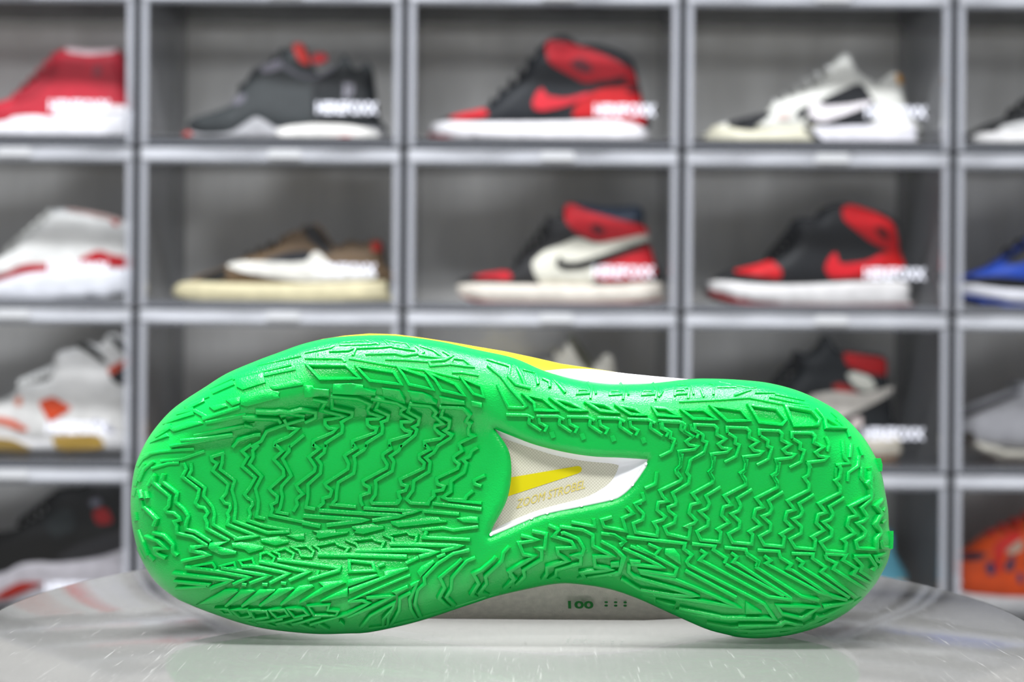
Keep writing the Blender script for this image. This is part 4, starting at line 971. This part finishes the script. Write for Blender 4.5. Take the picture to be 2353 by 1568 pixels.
for c, p in [
 ('C', [(1080,1330),(1340,1315),(1200,1380),(1440,1450),(1430,1490),(1240,1500),(1100,1440),(1060,1400)]), ('C', [(1370,1340),(1500,1330),(1650,1350),(1800,1390),(1790,1430),(1600,1480),(1540,1430),(1380,1400)]), ('C', [(1760,1290),(2010,1250),(2030,1290),(2140,1310),(2140,1340),(1960,1380),(1850,1350),(1770,1330)]),
 ('C', [(2100,1240),(2353,1200),(2353,1300),(2260,1300)]), ('C', [(820,1360),(1040,1380),(880,1420),(980,1450),(1070,1490),(1050,1510),(830,1460)]),
 ('D', [(640,1110),(940,1070),(960,1090),(1080,1110),(1080,1150),(800,1225),(670,1205),(700,1170),(650,1150)]), ('D', [(1170,1045),(1700,985),(1830,990),(1850,1030),(1930,1040),(1930,1060),(1280,1130),(1180,1090)]), ('D', [(100,1175),(420,1150),(430,1190),(600,1180),(590,1210),(200,1285),(150,1265),(170,1210)]), ('D', [(2060,1005),(2250,975),(2353,985),(2353,1070),(2150,1060)]),
 ('E', [(700,715),(870,715),(880,740),(660,870),(290,935),(420,870)]), ('E', [(915,720),(1085,720),(1110,742),(730,935),(700,918)]), ('E', [(1165,715),(1375,720),(1365,750),(940,945),(920,918)]), ('E', [(1425,705),(1615,695),(1630,715),(1190,940),(1155,920)]), ('E', [(1695,675),(1870,660),(1895,692),(1460,930),(1440,908)]), ('E', [(1955,635),(2275,610),(2325,642),(1710,905),(1700,880),(2020,690)]), ('E', [(1980,865),(2353,700),(2353,815),(2000,880)]),
 ('F', [(490,485),(815,425),(825,460),(20,790),(10,715),(500,545)]), ('F', [(0,600),(385,525),(425,552),(0,695)]), ('F', [(20,855),(845,515),(848,552),(400,735),(30,875)]), ('F', [(590,745),(808,655),(818,700),(650,785)]), ('F', [(995,415),(1155,325),(1178,362),(975,565),(935,485)]),
 ('B', [(0,735),(120,738),(130,772),(335,780),(335,845),(0,875)]), ('B', [(395,712),(640,702),(795,727),(800,762),(965,800),(965,845),(375,825)]), ('B', [(1045,758),(1285,787),(1365,905),(1365,955),(1070,860)]), ('B', [(1395,797),(1600,822),(1720,872),(1740,912),(1795,942),(1795,968),(1460,925)]), ('B', [(1825,872),(2165,937),(2175,985),(1840,955)]), ('B', [(2250,940),(2400,965),(2400,1030),(2260,1000)]),
 ('A', [(545,1330),(800,1225),(950,1225),(985,1250),(590,1368)]), ('A', [(380,1355),(480,1255),(555,1255),(540,1325),(395,1378)]), ('A', [(730,1030),(1000,905),(1005,955),(770,1075)]), ('A', [(260,1515),(500,1385),(525,1425)]), ('A', [(1065,1025),(1295,985),(1315,1020),(1135,1085)]), ('A', [(1505,885),(1845,795),(1995,862),(2015,898),(1570,1015),(1490,998)]), ('A', [(1290,935),(1480,895),(1490,975),(1385,1015)]), ('A', [(1890,755),(2225,665),(2330,700),(2330,730),(1930,800)]), ('A', [(1420,660),(1790,570),(1830,700),(1520,800),(1440,760)]),
]: block(c, p, 0.0008 if c == 'A' else TREAD_H)
# upper toe edge: long low bars running along the rim
for p in [[(900,935),(1060,870)], [(1110,830),(1400,705)], [(1380,640),(2170,445)], [(1660,625),(2230,505)], [(620,1110),(860,1060)], [(870,1080),(1050,1175)], [(430,1240),(860,1110)], [(1850,810),(2010,850)], [(1060,760),(1380,620)], [(1700,450),(2300,320)], [(330,1420),(560,1290)], [(980,1190),(1480,1030)], [(1020,1240),(1560,1130)], [(860,1420),(1680,1250)]]:
    ridge('A', p, 46, False, 0.0007)
for p in [[(60,560),(110,420),(200,260)], [(120,500),(200,330),(330,230)], [(170,150),(420,100),(860,60)], [(90,300),(160,200),(300,120)], [(250,560),(300,470),(345,400)], [(35,700),(65,600)], [(150,760),(175,860)], [(100,1400),(180,1560)], [(255,1500),(330,1565)], [(420,230),(700,200),(1000,90)], [(300,330),(520,260),(660,250)]]:
    ridge('C', p, 38, False, 0.0009)
for p in [[(1150,900),(1200,1000),(1180,1100)], [(1380,950),(1400,1180),(1470,1260),(1290,1280)], [(1500,1000),(1480,1180)], [(1605,1030),(1650,1150)], [(1600,1160),(1590,1300),(1460,1385),(1450,1500)], [(1640,1310),(1630,1450),(1720,1560)], [(1300,1310),(1290,1440),(1350,1470)], [(1160,650),(1390,790)], [(1240,560),(1420,720),(1480,900)]]:
    ridge('I', p, 36, False, 0.0009)
# upper edge of the forefoot: shallow marks
for c, p in [('B', [(470,150),(830,115),(950,170),(480,185)]), ('B', [(1060,115),(1380,160),(1460,260),(1160,200)]), ('B', [(1540,190),(1740,260),(1890,370),(1560,330)]), ('B', [(2010,370),(2150,385),(2280,490),(1970,450)])]:
    ridge(c, p, 26, True, 0.0006)
for c, p in [('B', [(330,270),(590,260),(660,230),(1030,215),(1180,200)]), ('B', [(650,330),(690,240)]), ('B', [(820,310),(1220,300),(1340,330),(1560,300)]), ('B', [(1090,380),(1380,390),(1640,410),(1900,390),(1990,340),(1870,270)]), ('B', [(0,365),(500,370),(550,420)]), ('B', [(600,370),(1200,470),(1640,530),(2100,640)]), ('B', [(1680,420),(1700,470),(1960,450)]), ('B', [(1990,560),(2120,560),(2353,600)]), ('B', [(170,300),(160,350)]), ('B', [(0,290),(350,220),(400,190)]), ('B', [(1500,200),(1600,290),(1540,330)]), ('B', [(890,110),(1010,180)]), ('B', [(1400,160),(1470,260),(1180,210)])]:
    ridge(c, p, 30, False, 0.0006)
# arch, upper side
for c, p in [('G', [(250,430),(400,740),(600,745),(640,720),(430,490),(310,330),(120,170)]), ('G', [(110,80),(430,180),(400,320),(500,430),(700,480)]), ('G', [(520,200),(640,470)]), ('G', [(600,220),(780,260),(800,430)]), ('G', [(860,340),(960,390),(960,470)]), ('G', [(1010,340),(1170,540)])]:
    ridge(c, p, 36, False, 0.0009)
for c, p in [('G', [(600,570),(860,630),(1060,790),(760,775),(740,680)]), ('G', [(970,630),(1230,690),(1450,790),(1210,780)]), ('G', [(1450,690),(1700,720),(1880,820),(1640,795)]), ('G', [(1860,730),(2100,770),(2250,850),(2050,840)])]:
    ridge(c, p, 36, True)
for k in range(4):
    ox, oy = 1340 + 440 * k, 500 + 18 * k - (14 * k * k) * 0.4
    ridge('G', [(ox, oy), (ox + 120, oy - 8), (ox + 150, oy + 45), (ox - 10, oy + 55)], 26, True, 0.0006)
    ridge('G', [(ox + 130, oy - 110), (ox + 190, oy - 10), (ox + 170, oy + 120)], 30, False, 0.0007)
    ridge('G', [(ox + 220, oy - 60), (ox + 245, oy + 60)], 26, False, 0.0006)
for k in range(6):
    ox, oy = 370 + 410 * k, 835 + 17 * k
    ridge('G', [(ox, oy), (ox + 280, oy + 6), (ox + 370, oy + 50)], 40)
    ridge('G', [(ox + 320, oy + 20), (ox + 305, oy + 110), (ox + 420, oy + 185), (ox + 470, oy + 215)], 42)
    ridge('G', [(ox + 440, oy + 40), (ox + 450, oy + 110), (ox + 550, oy + 160), (ox + 520, oy + 230)], 40)
    if k > 0: ridge('G', [(ox + 200, oy + 200 + 10 * k), (ox + 230, oy + 290 + 6 * k)], 60, False, 0.001)
# arch, lower side
for p, w in [([(720,465),(910,505),(890,700),(780,695),(850,725),(850,835),(600,975),(620,1050),(500,1180)], 46), ([(570,525),(800,580),(545,625),(600,775),(750,795),(430,985),(420,1045),(480,1085),(360,1215),(420,1245)], 46),
 ([(940,385),(1080,445),(1010,535),(1250,605),(1300,685),(1060,695),(1070,765),(1200,850),(920,935),(920,1015),(870,1085),(1000,1145)], 46), ([(1110,495),(1150,485),(1340,565),(1420,695),(1400,775),(1270,785),(1380,805),(1380,890),(1050,965),(1040,1035),(980,1075),(1090,1130)], 46),
 ([(1090,405),(1400,445),(1540,515),(1540,665),(1820,800),(1560,805),(1570,925),(1800,965),(1390,1005),(1430,1060),(1340,1110)], 46), ([(1650,495),(1830,515),(1970,605),(1900,645)], 44), ([(1650,600),(1830,695),(1970,815),(1910,1005),(1500,1065),(1540,1100)], 46), ([(1790,905),(1900,905)], 60),
 ([(1250,345),(1570,405),(1550,300)], 40), ([(1800,275),(1660,315),(1690,405),(1990,465),(1940,295),(2080,225),(1990,135)], 44), ([(2110,100),(2200,90)], 30)]:
    ridge('J', p, w)
# heel: zigzag pairs
for c, p in [
 ('K', [(640,370),(620,535),(480,595)]), ('K', [(440,650),(470,745),(350,805),(380,855),(460,935),(450,1015),(320,1065),(350,1185),(640,1235),(650,1140),(600,1055),(720,1015),(750,975),(640,885),(660,785),(780,765),(720,705),(680,625),(950,495),(970,455),(900,385),(900,345),(960,295),(960,200),(940,100)]),
 ('K', [(1280,105),(1090,215),(1070,305),(1040,375),(1080,425),(1070,525),(850,655),(900,765),(890,815),(790,845),(800,895),(890,965),(880,1055),(740,1115),(780,1205),(1070,1275),(1090,1120),(1030,1105),(1140,1065),(1170,1025),(1070,925),(1100,815),(1210,785),(1120,665),(1390,515),(1400,465),(1350,375),(1390,335),(1400,240),(1380,150)]),
]: ridge(c, p)
hb = [(1500,575),(1300,695),(1350,795),(1320,865),(1220,905),(1330,1005),(1330,1095),(1180,1175),(1230,1290),(1490,1315),(1500,1180),(1460,1145),(1610,1055),(1510,955),(1540,845),(1640,815),(1550,695),(1840,545),(1830,465),(1770,385),(1830,345),(1840,230),(1810,170)]
for k in range(5):
    dx_, dy_ = 434 * k - 6 * k * k * 0.5, 30 * k + 1.5 * k * k
    ridge('K', [(x + dx_ + (-6 * k if i < 8 else 0), y + dy_) for i, (x, y) in enumerate(hb)])
ridge('L', [(1740,370),(1750,740),(1620,860),(1700,980),(1660,1035),(1570,1065),(1670,1165),(1660,1245),(1550,1305),(1570,1400),(1820,1415),(1820,1275),(1890,1195),(1810,1085),(1860,975),(1900,945),(1810,835),(1930,745)])
ridge('L', [(1880,1300),(1900,1390),(2050,1400)], 40); ridge('L', [(1920,900),(1960,860)], 30); ridge('L', [(1900,1060),(1960,1030)], 30)
# heel, upper half: repeated hooked bars
for k in range(5):
    ox, oy = 437 * k, 37 * k
    ridge('H', [(130+ox,770+oy),(125+ox,695+oy),(390+ox,705+oy),(430+ox,745+oy),(420+ox,830+oy),(540+ox,890+oy),(445+ox,960+oy),(490+ox,1010+oy),(600+ox,1025+oy),(560+ox,1065+oy),(350+ox,1095+oy),(375+ox,1170+oy)], 42)
    ridge('H', [(140+ox,775+oy),(240+ox,835+oy),(230+ox,910+oy),(290+ox,935+oy),(250+ox,1085+oy),(90+ox,1165+oy)], 40)
    ridge('H', [(400+ox,1120+oy),(370+ox,1280+oy),(315+ox,1335+oy),(375+ox,1440+oy)], 34) if k < 4 else None
for p in [[(0,520),(180,530),(360,635),(60,612)], [(390,545),(680,545),(860,665),(540,655)], [(780,495),(1180,545),(1300,680),(1000,685)], [(1290,485),(1660,535),(1790,680),(1740,740),(1430,705),(1360,585)], [(1790,505),(2130,565),(2240,680),(2220,755),(1900,755)]]:
    ridge('H', p, 36, True)
ridge('I', [(1020,530),(1130,670),(1150,785),(1400,795),(1300,660)], 36); ridge('I', [(1340,650),(1480,880)], 30, False, 0.0008)
for p in [[(760,170),(830,190),(820,330)], [(870,225),(1130,220)], [(300,250),(300,350)], [(330,245),(480,235),(480,190),(320,190)], [(900,140),(1320,235),(1400,220)], [(1380,300),(1650,300)], [(1570,360),(2100,470)], [(350,425),(900,400),(1300,370),(1700,450),(2100,500)], [(1100,340),(1330,260)], [(1650,320),(2050,400)], [(650,260),(690,360)], [(100,230),(130,290),(80,360)]]:
    ridge('H', p, 28, False, 0.0006)
# heel, lower half: long slanting bars
for c, p, w in [('M', [(230,75),(1020,160),(1000,235),(1110,315),(1040,405),(1070,455),(2090,975),(2230,1165),(1530,1155),(900,1060)], 46), ('M', [(1110,165),(1420,195),(1400,245),(1580,360),(1550,430)], 46), ('M', [(1220,245),(1300,295),(1220,385),(1270,405),(2145,880),(2460,915)], 46), ('M', [(1020,525),(1710,890)], 52),
 ('M', [(1550,215),(1840,240),(1850,290),(2010,400),(1980,470)], 46), ('M', [(1640,285),(1720,340),(1670,410),(1720,425),(2450,900)], 44), ('M', [(1565,440),(2353,870)], 44),
 ('M', [(270,430),(260,525),(330,595),(1000,795),(1180,855),(870,845),(430,775)], 48), ('M', [(180,225),(430,335),(730,485),(310,435),(300,395),(420,405)], 46), ('M', [(360,195),(600,325),(910,495),(880,595),(420,515),(440,545),(890,645),(1170,755),(1750,1015),(1490,975),(440,800)], 46), ('M', [(520,165),(680,235),(620,310)], 42), ('M', [(280,195),(620,330)], 44), ('M', [(20,440),(130,430)], 60), ('M', [(0,570),(130,560),(180,340),(60,230)], 40), ('M', [(0,30),(70,50),(200,130),(150,200)], 40),
 ('N', [(230,250),(520,265),(540,350),(690,440),(640,500),(700,520),(1230,870),(1420,900)], 44), ('N', [(320,325),(410,390),(350,430),(390,455),(1050,810),(1400,900)], 44), ('N', [(80,305),(250,410),(220,485),(820,870),(1040,915),(1050,890)], 44), ('N', [(690,295),(980,300),(970,360),(1150,480),(1090,545),(1560,880)], 44), ('N', [(750,355),(850,415),(810,470),(860,505),(1450,870)], 44),
 ('N', [(1140,310),(1160,365),(1290,425),(1250,505),(1700,780)], 44), ('N', [(1140,300),(1420,315),(1380,385),(1560,490),(1510,570),(1740,690)], 44), ('N', [(1530,345),(1630,450),(1600,525),(1780,650)], 42), ('N', [(1520,330),(1720,320),(1810,460),(1770,520)], 42), ('N', [(1960,300),(1800,330),(1820,380),(1900,420),(1870,500)], 42), ('N', [(1850,370),(1920,400),(1890,470)], 30),
 ('N', [(-20,1155),(460,1165)], 44), ('N', [(-20,1250),(540,1245),(600,1195),(840,1245)], 42), ('N', [(100,1335),(850,1275),(1500,935)], 42), ('N', [(1110,1005),(1520,925)], 44), ('N', [(1030,1100),(1010,1140),(1240,1120),(1500,960)], 40), ('N', [(0,1400),(600,1370),(1100,1230),(1650,900)], 34),
 ('M', [(950,1020),(1500,1140)], 40), ('M', [(1320,1230),(1650,1275),(2300,1240)], 38), ('M', [(440,860),(620,880),(620,950)], 36), ('M', [(1640,1300),(1860,1320),(2300,1330)], 34), ('M', [(160,620),(420,770)], 40)]:
    ridge(c, p, w)
ridge('N', [(500,995),(1040,1005),(830,1155),(560,1095)], 40, True)
for c, p in [('M', [(1835,935),(2055,1075),(2045,1092),(1835,1096)]), ('M', [(745,225),(875,222),(950,315),(968,460),(742,305)]), ('M', [(640,890),(900,960),(870,1040),(640,950)])]: block(c, p)
# two small steps of the heel rim
for (y0_, y1_, x0_, x1_) in [(1062, 1092, 2006, 2028), (1229, 1270, 2030, 2053)]:
    y0p, y1p = y0_, y1_
    pts = np.array([(x0_, y0p), (x1_ - 4 if y0_ < 1100 else x1_, y0p), (x1_, (y0p + y1p) / 2), (x1_ - 1, y1p), (x0_, y1p)], float)
    dd = D0 + EDGE_A + 0.004
    f1, f2 = loop3(pts, np.full(5, dd - 0.004)), loop3(pts, np.full(5, dd + 0.008))
    mesh_obj('heel_step', [tuple(p) for p in f1] + [tuple(p) for p in f2], [(0, 1, 2, 3, 4), (9, 8, 7, 6, 5)] + [(i, (i + 1) % 5, 5 + (i + 1) % 5, 5 + i) for i in range(5)], GREEN, OUTSOLE)

# --- midsole (white) and upper behind the sole
MID = OUTC + nrm * 5.0
for i, (x, y) in enumerate(OUTC):
    if 1245 < x < 1600 and y < 950:
        MID[i, 1] = np.interp(x, [1245, 1255, 1300, 1356, 1440, 1500, 1585, 1600], [862, 860.5, 856, 856.5, 867, 873, 880.5, 881]); MID[i, 0] = x
rings = [loop3(MID + nrm * 34.0, Dout + 0.0062), loop3(MID + nrm * 3.0, Dout + 0.0068), loop3(MID, Dout + 0.009), loop3(MID + nrm * 1.0, Dout + 0.020), loop3(MID + nrm * 12.0, Dout + 0.023)]
nn_ = len(MID); mv = [tuple(p) for r_ in rings for p in r_]
mf = [(r_ * nn_ + i, r_ * nn_ + (i + 1) % nn_, (r_ + 1) * nn_ + (i + 1) % nn_, (r_ + 1) * nn_ + i) for r_ in range(len(rings) - 1) for i in range(nn_)]
mesh_obj('midsole', mv, mf, WHITE_PLASTIC, HERO, 60)['label'] = 'white midsole edge showing above the arch'

xs_px = OUTC[:, 0]
topm = {}
i_l, i_r = int(np.argmin(OUTC[:, 0])), int(np.argmax(OUTC[:, 0]))
o3 = loop3(OUTC, np.full(len(OUTC), D0 + EDGE_A))
def arc(i, j): return [k % len(OUTC) for k in range(i, j if j > i else j + len(OUTC))]
upA = o3[arc(i_l, i_r) + [i_r]]; loA = o3[arc(i_r, i_l) + [i_l]][::-1]
XL, XR = upA[0, 0], upA[-1, 0]
def ztop(x): return np.interp(x, np.maximum.accumulate(upA[:, 0]), upA[:, 2])
def zbot(x): return np.interp(x, np.maximum.accumulate(loA[:, 0]), loA[:, 2])
YB = D0 + EDGE_A
SIL = [(700, 802), (735, 789), (768, 782), (853, 775), (921, 777.5), (1020, 792), (1100, 806), (1180, 819.5), (1300, 847), (1356, 854.5), (1430, 866), (1520, 882)]
secs = [0.012, 0.018, 0.026, 0.034, 0.042, 0.052, 0.062, 0.074, 0.086, 0.098, 0.108]
fx_l = lambda s: np.interp(s, [0, .02, .03, .045, .06, .08, .1, .115], [.004, .007, .012, .035, .08, .125, .152, .165])
fx_r = lambda s: np.interp(s, [0, .02, .04, .06, .1, .115], [.003, .004, .005, .008, .010, .009])
fk = lambda s: np.interp(s, [0, .02, .04, .06, .08, .1, .115], [.965, .96, .93, .84, .72, .62, .6])
NS = 40
U3 = []
for s in secs:
    tt = (1 - np.cos(np.linspace(0, math.pi, NS))) / 2
    xs = (XL + fx_l(s)) + tt * ((XR - fx_r(s)) - (XL + fx_l(s)))
    xm = XL + (xs - XL - fx_l(s)) / ((XR - fx_r(s)) - (XL + fx_l(s))) * (XR - XL)
    a, b_ = ztop(xm), zbot(xm); mid = (a + b_) / 2; k = fk(s)
    a, b_ = mid + (a - mid) * k, mid + (b_ - mid) * k
    # side that rests on the table bulges down past the arch
    w = np.interp(s, [0.012, 0.03, 0.06, 0.09], [0.0, 1.0, 1.0, 0.3])
    low = np.interp(tt, [0, .12, .3, .7, .9, 1], [0, 0, 1, 1, 0.3, 0]) * w
    b_ = b_ * (1 - low) + 0.0015 * low
    b_ = np.maximum(b_, 0.0012)
    # silhouette of the yellow side above the sole
    if 0.015 < s < 0.05:
        Yd = YB + s
        for i in range(NS):
            pxx = W / 2 + (xs[i] / Yd) * F
            if 700 < pxx < 1520:
                pyy = np.interp(pxx, [p[0] for p in SIL], [p[1] for p in SIL])
                zz = unp(pxx, pyy, Yd).z + SHOE_DZ
                f_ = {0.018: 0.985, 0.026: 1.0, 0.034: 0.995, 0.042: 0.96}[s]
                a[i] = mid[i] + (zz - mid[i]) * f_
    U3.append((xs, a, b_, mid, YB + s))
def half(top):
    V, Fc = [], []; M_ = 9
    for (xs, a, b_, mid, Y) in U3:
        for i in range(NS):
            V.append((xs[i], Y, a[i] if top else b_[i]))
    for r_ in range(len(U3) - 1):
        for i in range(NS - 1):
            Fc.append((r_ * NS + i, r_ * NS + i + 1, (r_ + 1) * NS + i + 1, (r_ + 1) * NS + i))
    return V, Fc
mesh_obj('lateral_upper', *half(True), YELLOW, HERO, 80)['label'] = 'yellow side of the upper facing up'
mesh_obj('medial_upper', *half(False), CREAM_KNIT, HERO, 80)['label'] = 'cream knit side of the upper resting on the table'
# toe-top / instep closing surface between the two sides, following the front ends of the sections
V, Fc = [], []
for (xs, a, b_, mid, Y) in U3:
    for t_ in np.linspace(0, 1, 7):
        V.append((xs[0] - 0.004 * math.sin(math.pi * t_), Y, a[0] + (b_[0] - a[0]) * t_))
for r_ in range(len(U3) - 1):
    for i in range(6): Fc.append((r_ * 7 + i, r_ * 7 + i + 1, (r_ + 1) * 7 + i + 1, (r_ + 1) * 7 + i))
mesh_obj('instep', V, Fc, CREAM_KNIT, HERO, 80)
# collar: padded rim and dark lining at the open end
xs, a, b_, mid, Y = U3[-1]
rim = [Vector((xs[i], Y, a[i])) for i in range(NS)] + [Vector((xs[i], Y, b_[i])) for i in range(NS - 2, 0, -1)]
mesh_obj('collar', *tube(rim + [rim[0]], 0.004, 10), CREAM_KNIT, HERO, 60)
cz = Vector((float(np.mean(xs)), Y, float(np.mean(mid))))
inner = [cz + (p - cz) * 0.85 + Vector((0, -0.06, 0)) for p in rim]
m_ = len(rim)
mesh_obj('lining', [tuple(p) for p in rim] + [tuple(p) for p in inner], [(i, (i + 1) % m_, m_ + (i + 1) % m_, m_ + i) for i in range(m_)] + [tuple(range(m_, 2 * m_))], DARK_LINING, HERO, 60)
# laces across the instep
for r_ in range(4, 10):
    xs, a, b_, mid, Y = U3[r_]
    x0_ = float(xs[3]); za, zb = float(a[3]) , float(b_[3]); zm = (za + zb) / 2; hh_ = min(0.024, (za - zb) / 2)
    mesh_obj('lace', *tube([(x0_ + 0.004, Y, zm + hh_), (x0_ - 0.012, Y + 0.001, zm + hh_ * 0.6), (x0_ - 0.017, Y + 0.001, zm), (x0_ - 0.012, Y + 0.001, zm - hh_ * 0.6), (x0_ + 0.004, Y, zm - hh_)], 0.003), WHITE_PLASTIC, HERO, 60)
# green number print upside down on the side resting on the table
nm, nw, nh = text_mesh(': : :  001', 'number_lettering', 0.01, 0.0001, 0.0003)
Yn = YB + 0.016
def med_pt(px, Yq):
    xq = (px - W / 2) / F * Yq
    zs = [np.interp(xq, u[0], u[2]) for u in U3]; ys = [u[4] for u in U3]
    return Vector((xq, Yq, float(np.interp(Yq, ys, zs))))
_ys = np.linspace(YB + 0.012, YB + 0.05, 400); _pt = [med_pt(1445, y) for y in _ys]
_py = np.array([H / 2 + (CAMZ - p.z) / p.y * F + (1445 - W / 2) * ROLL for p in _pt])
pa, pb = _pt[int(np.argmin(abs(_py - 1380)))], _pt[int(np.argmin(abs(_py - 1397)))]
yd = (pb - pa).normalized(); nd = Vector((-1, 0, 0)).cross(yd)
og = pa + nd * 0.0006
place_text(nm, nw, og, (-1, 0, 0), yd, 136 / F * Yn, (pb - pa).length, nh, HERO, 'number_print', GREEN_PRINT)
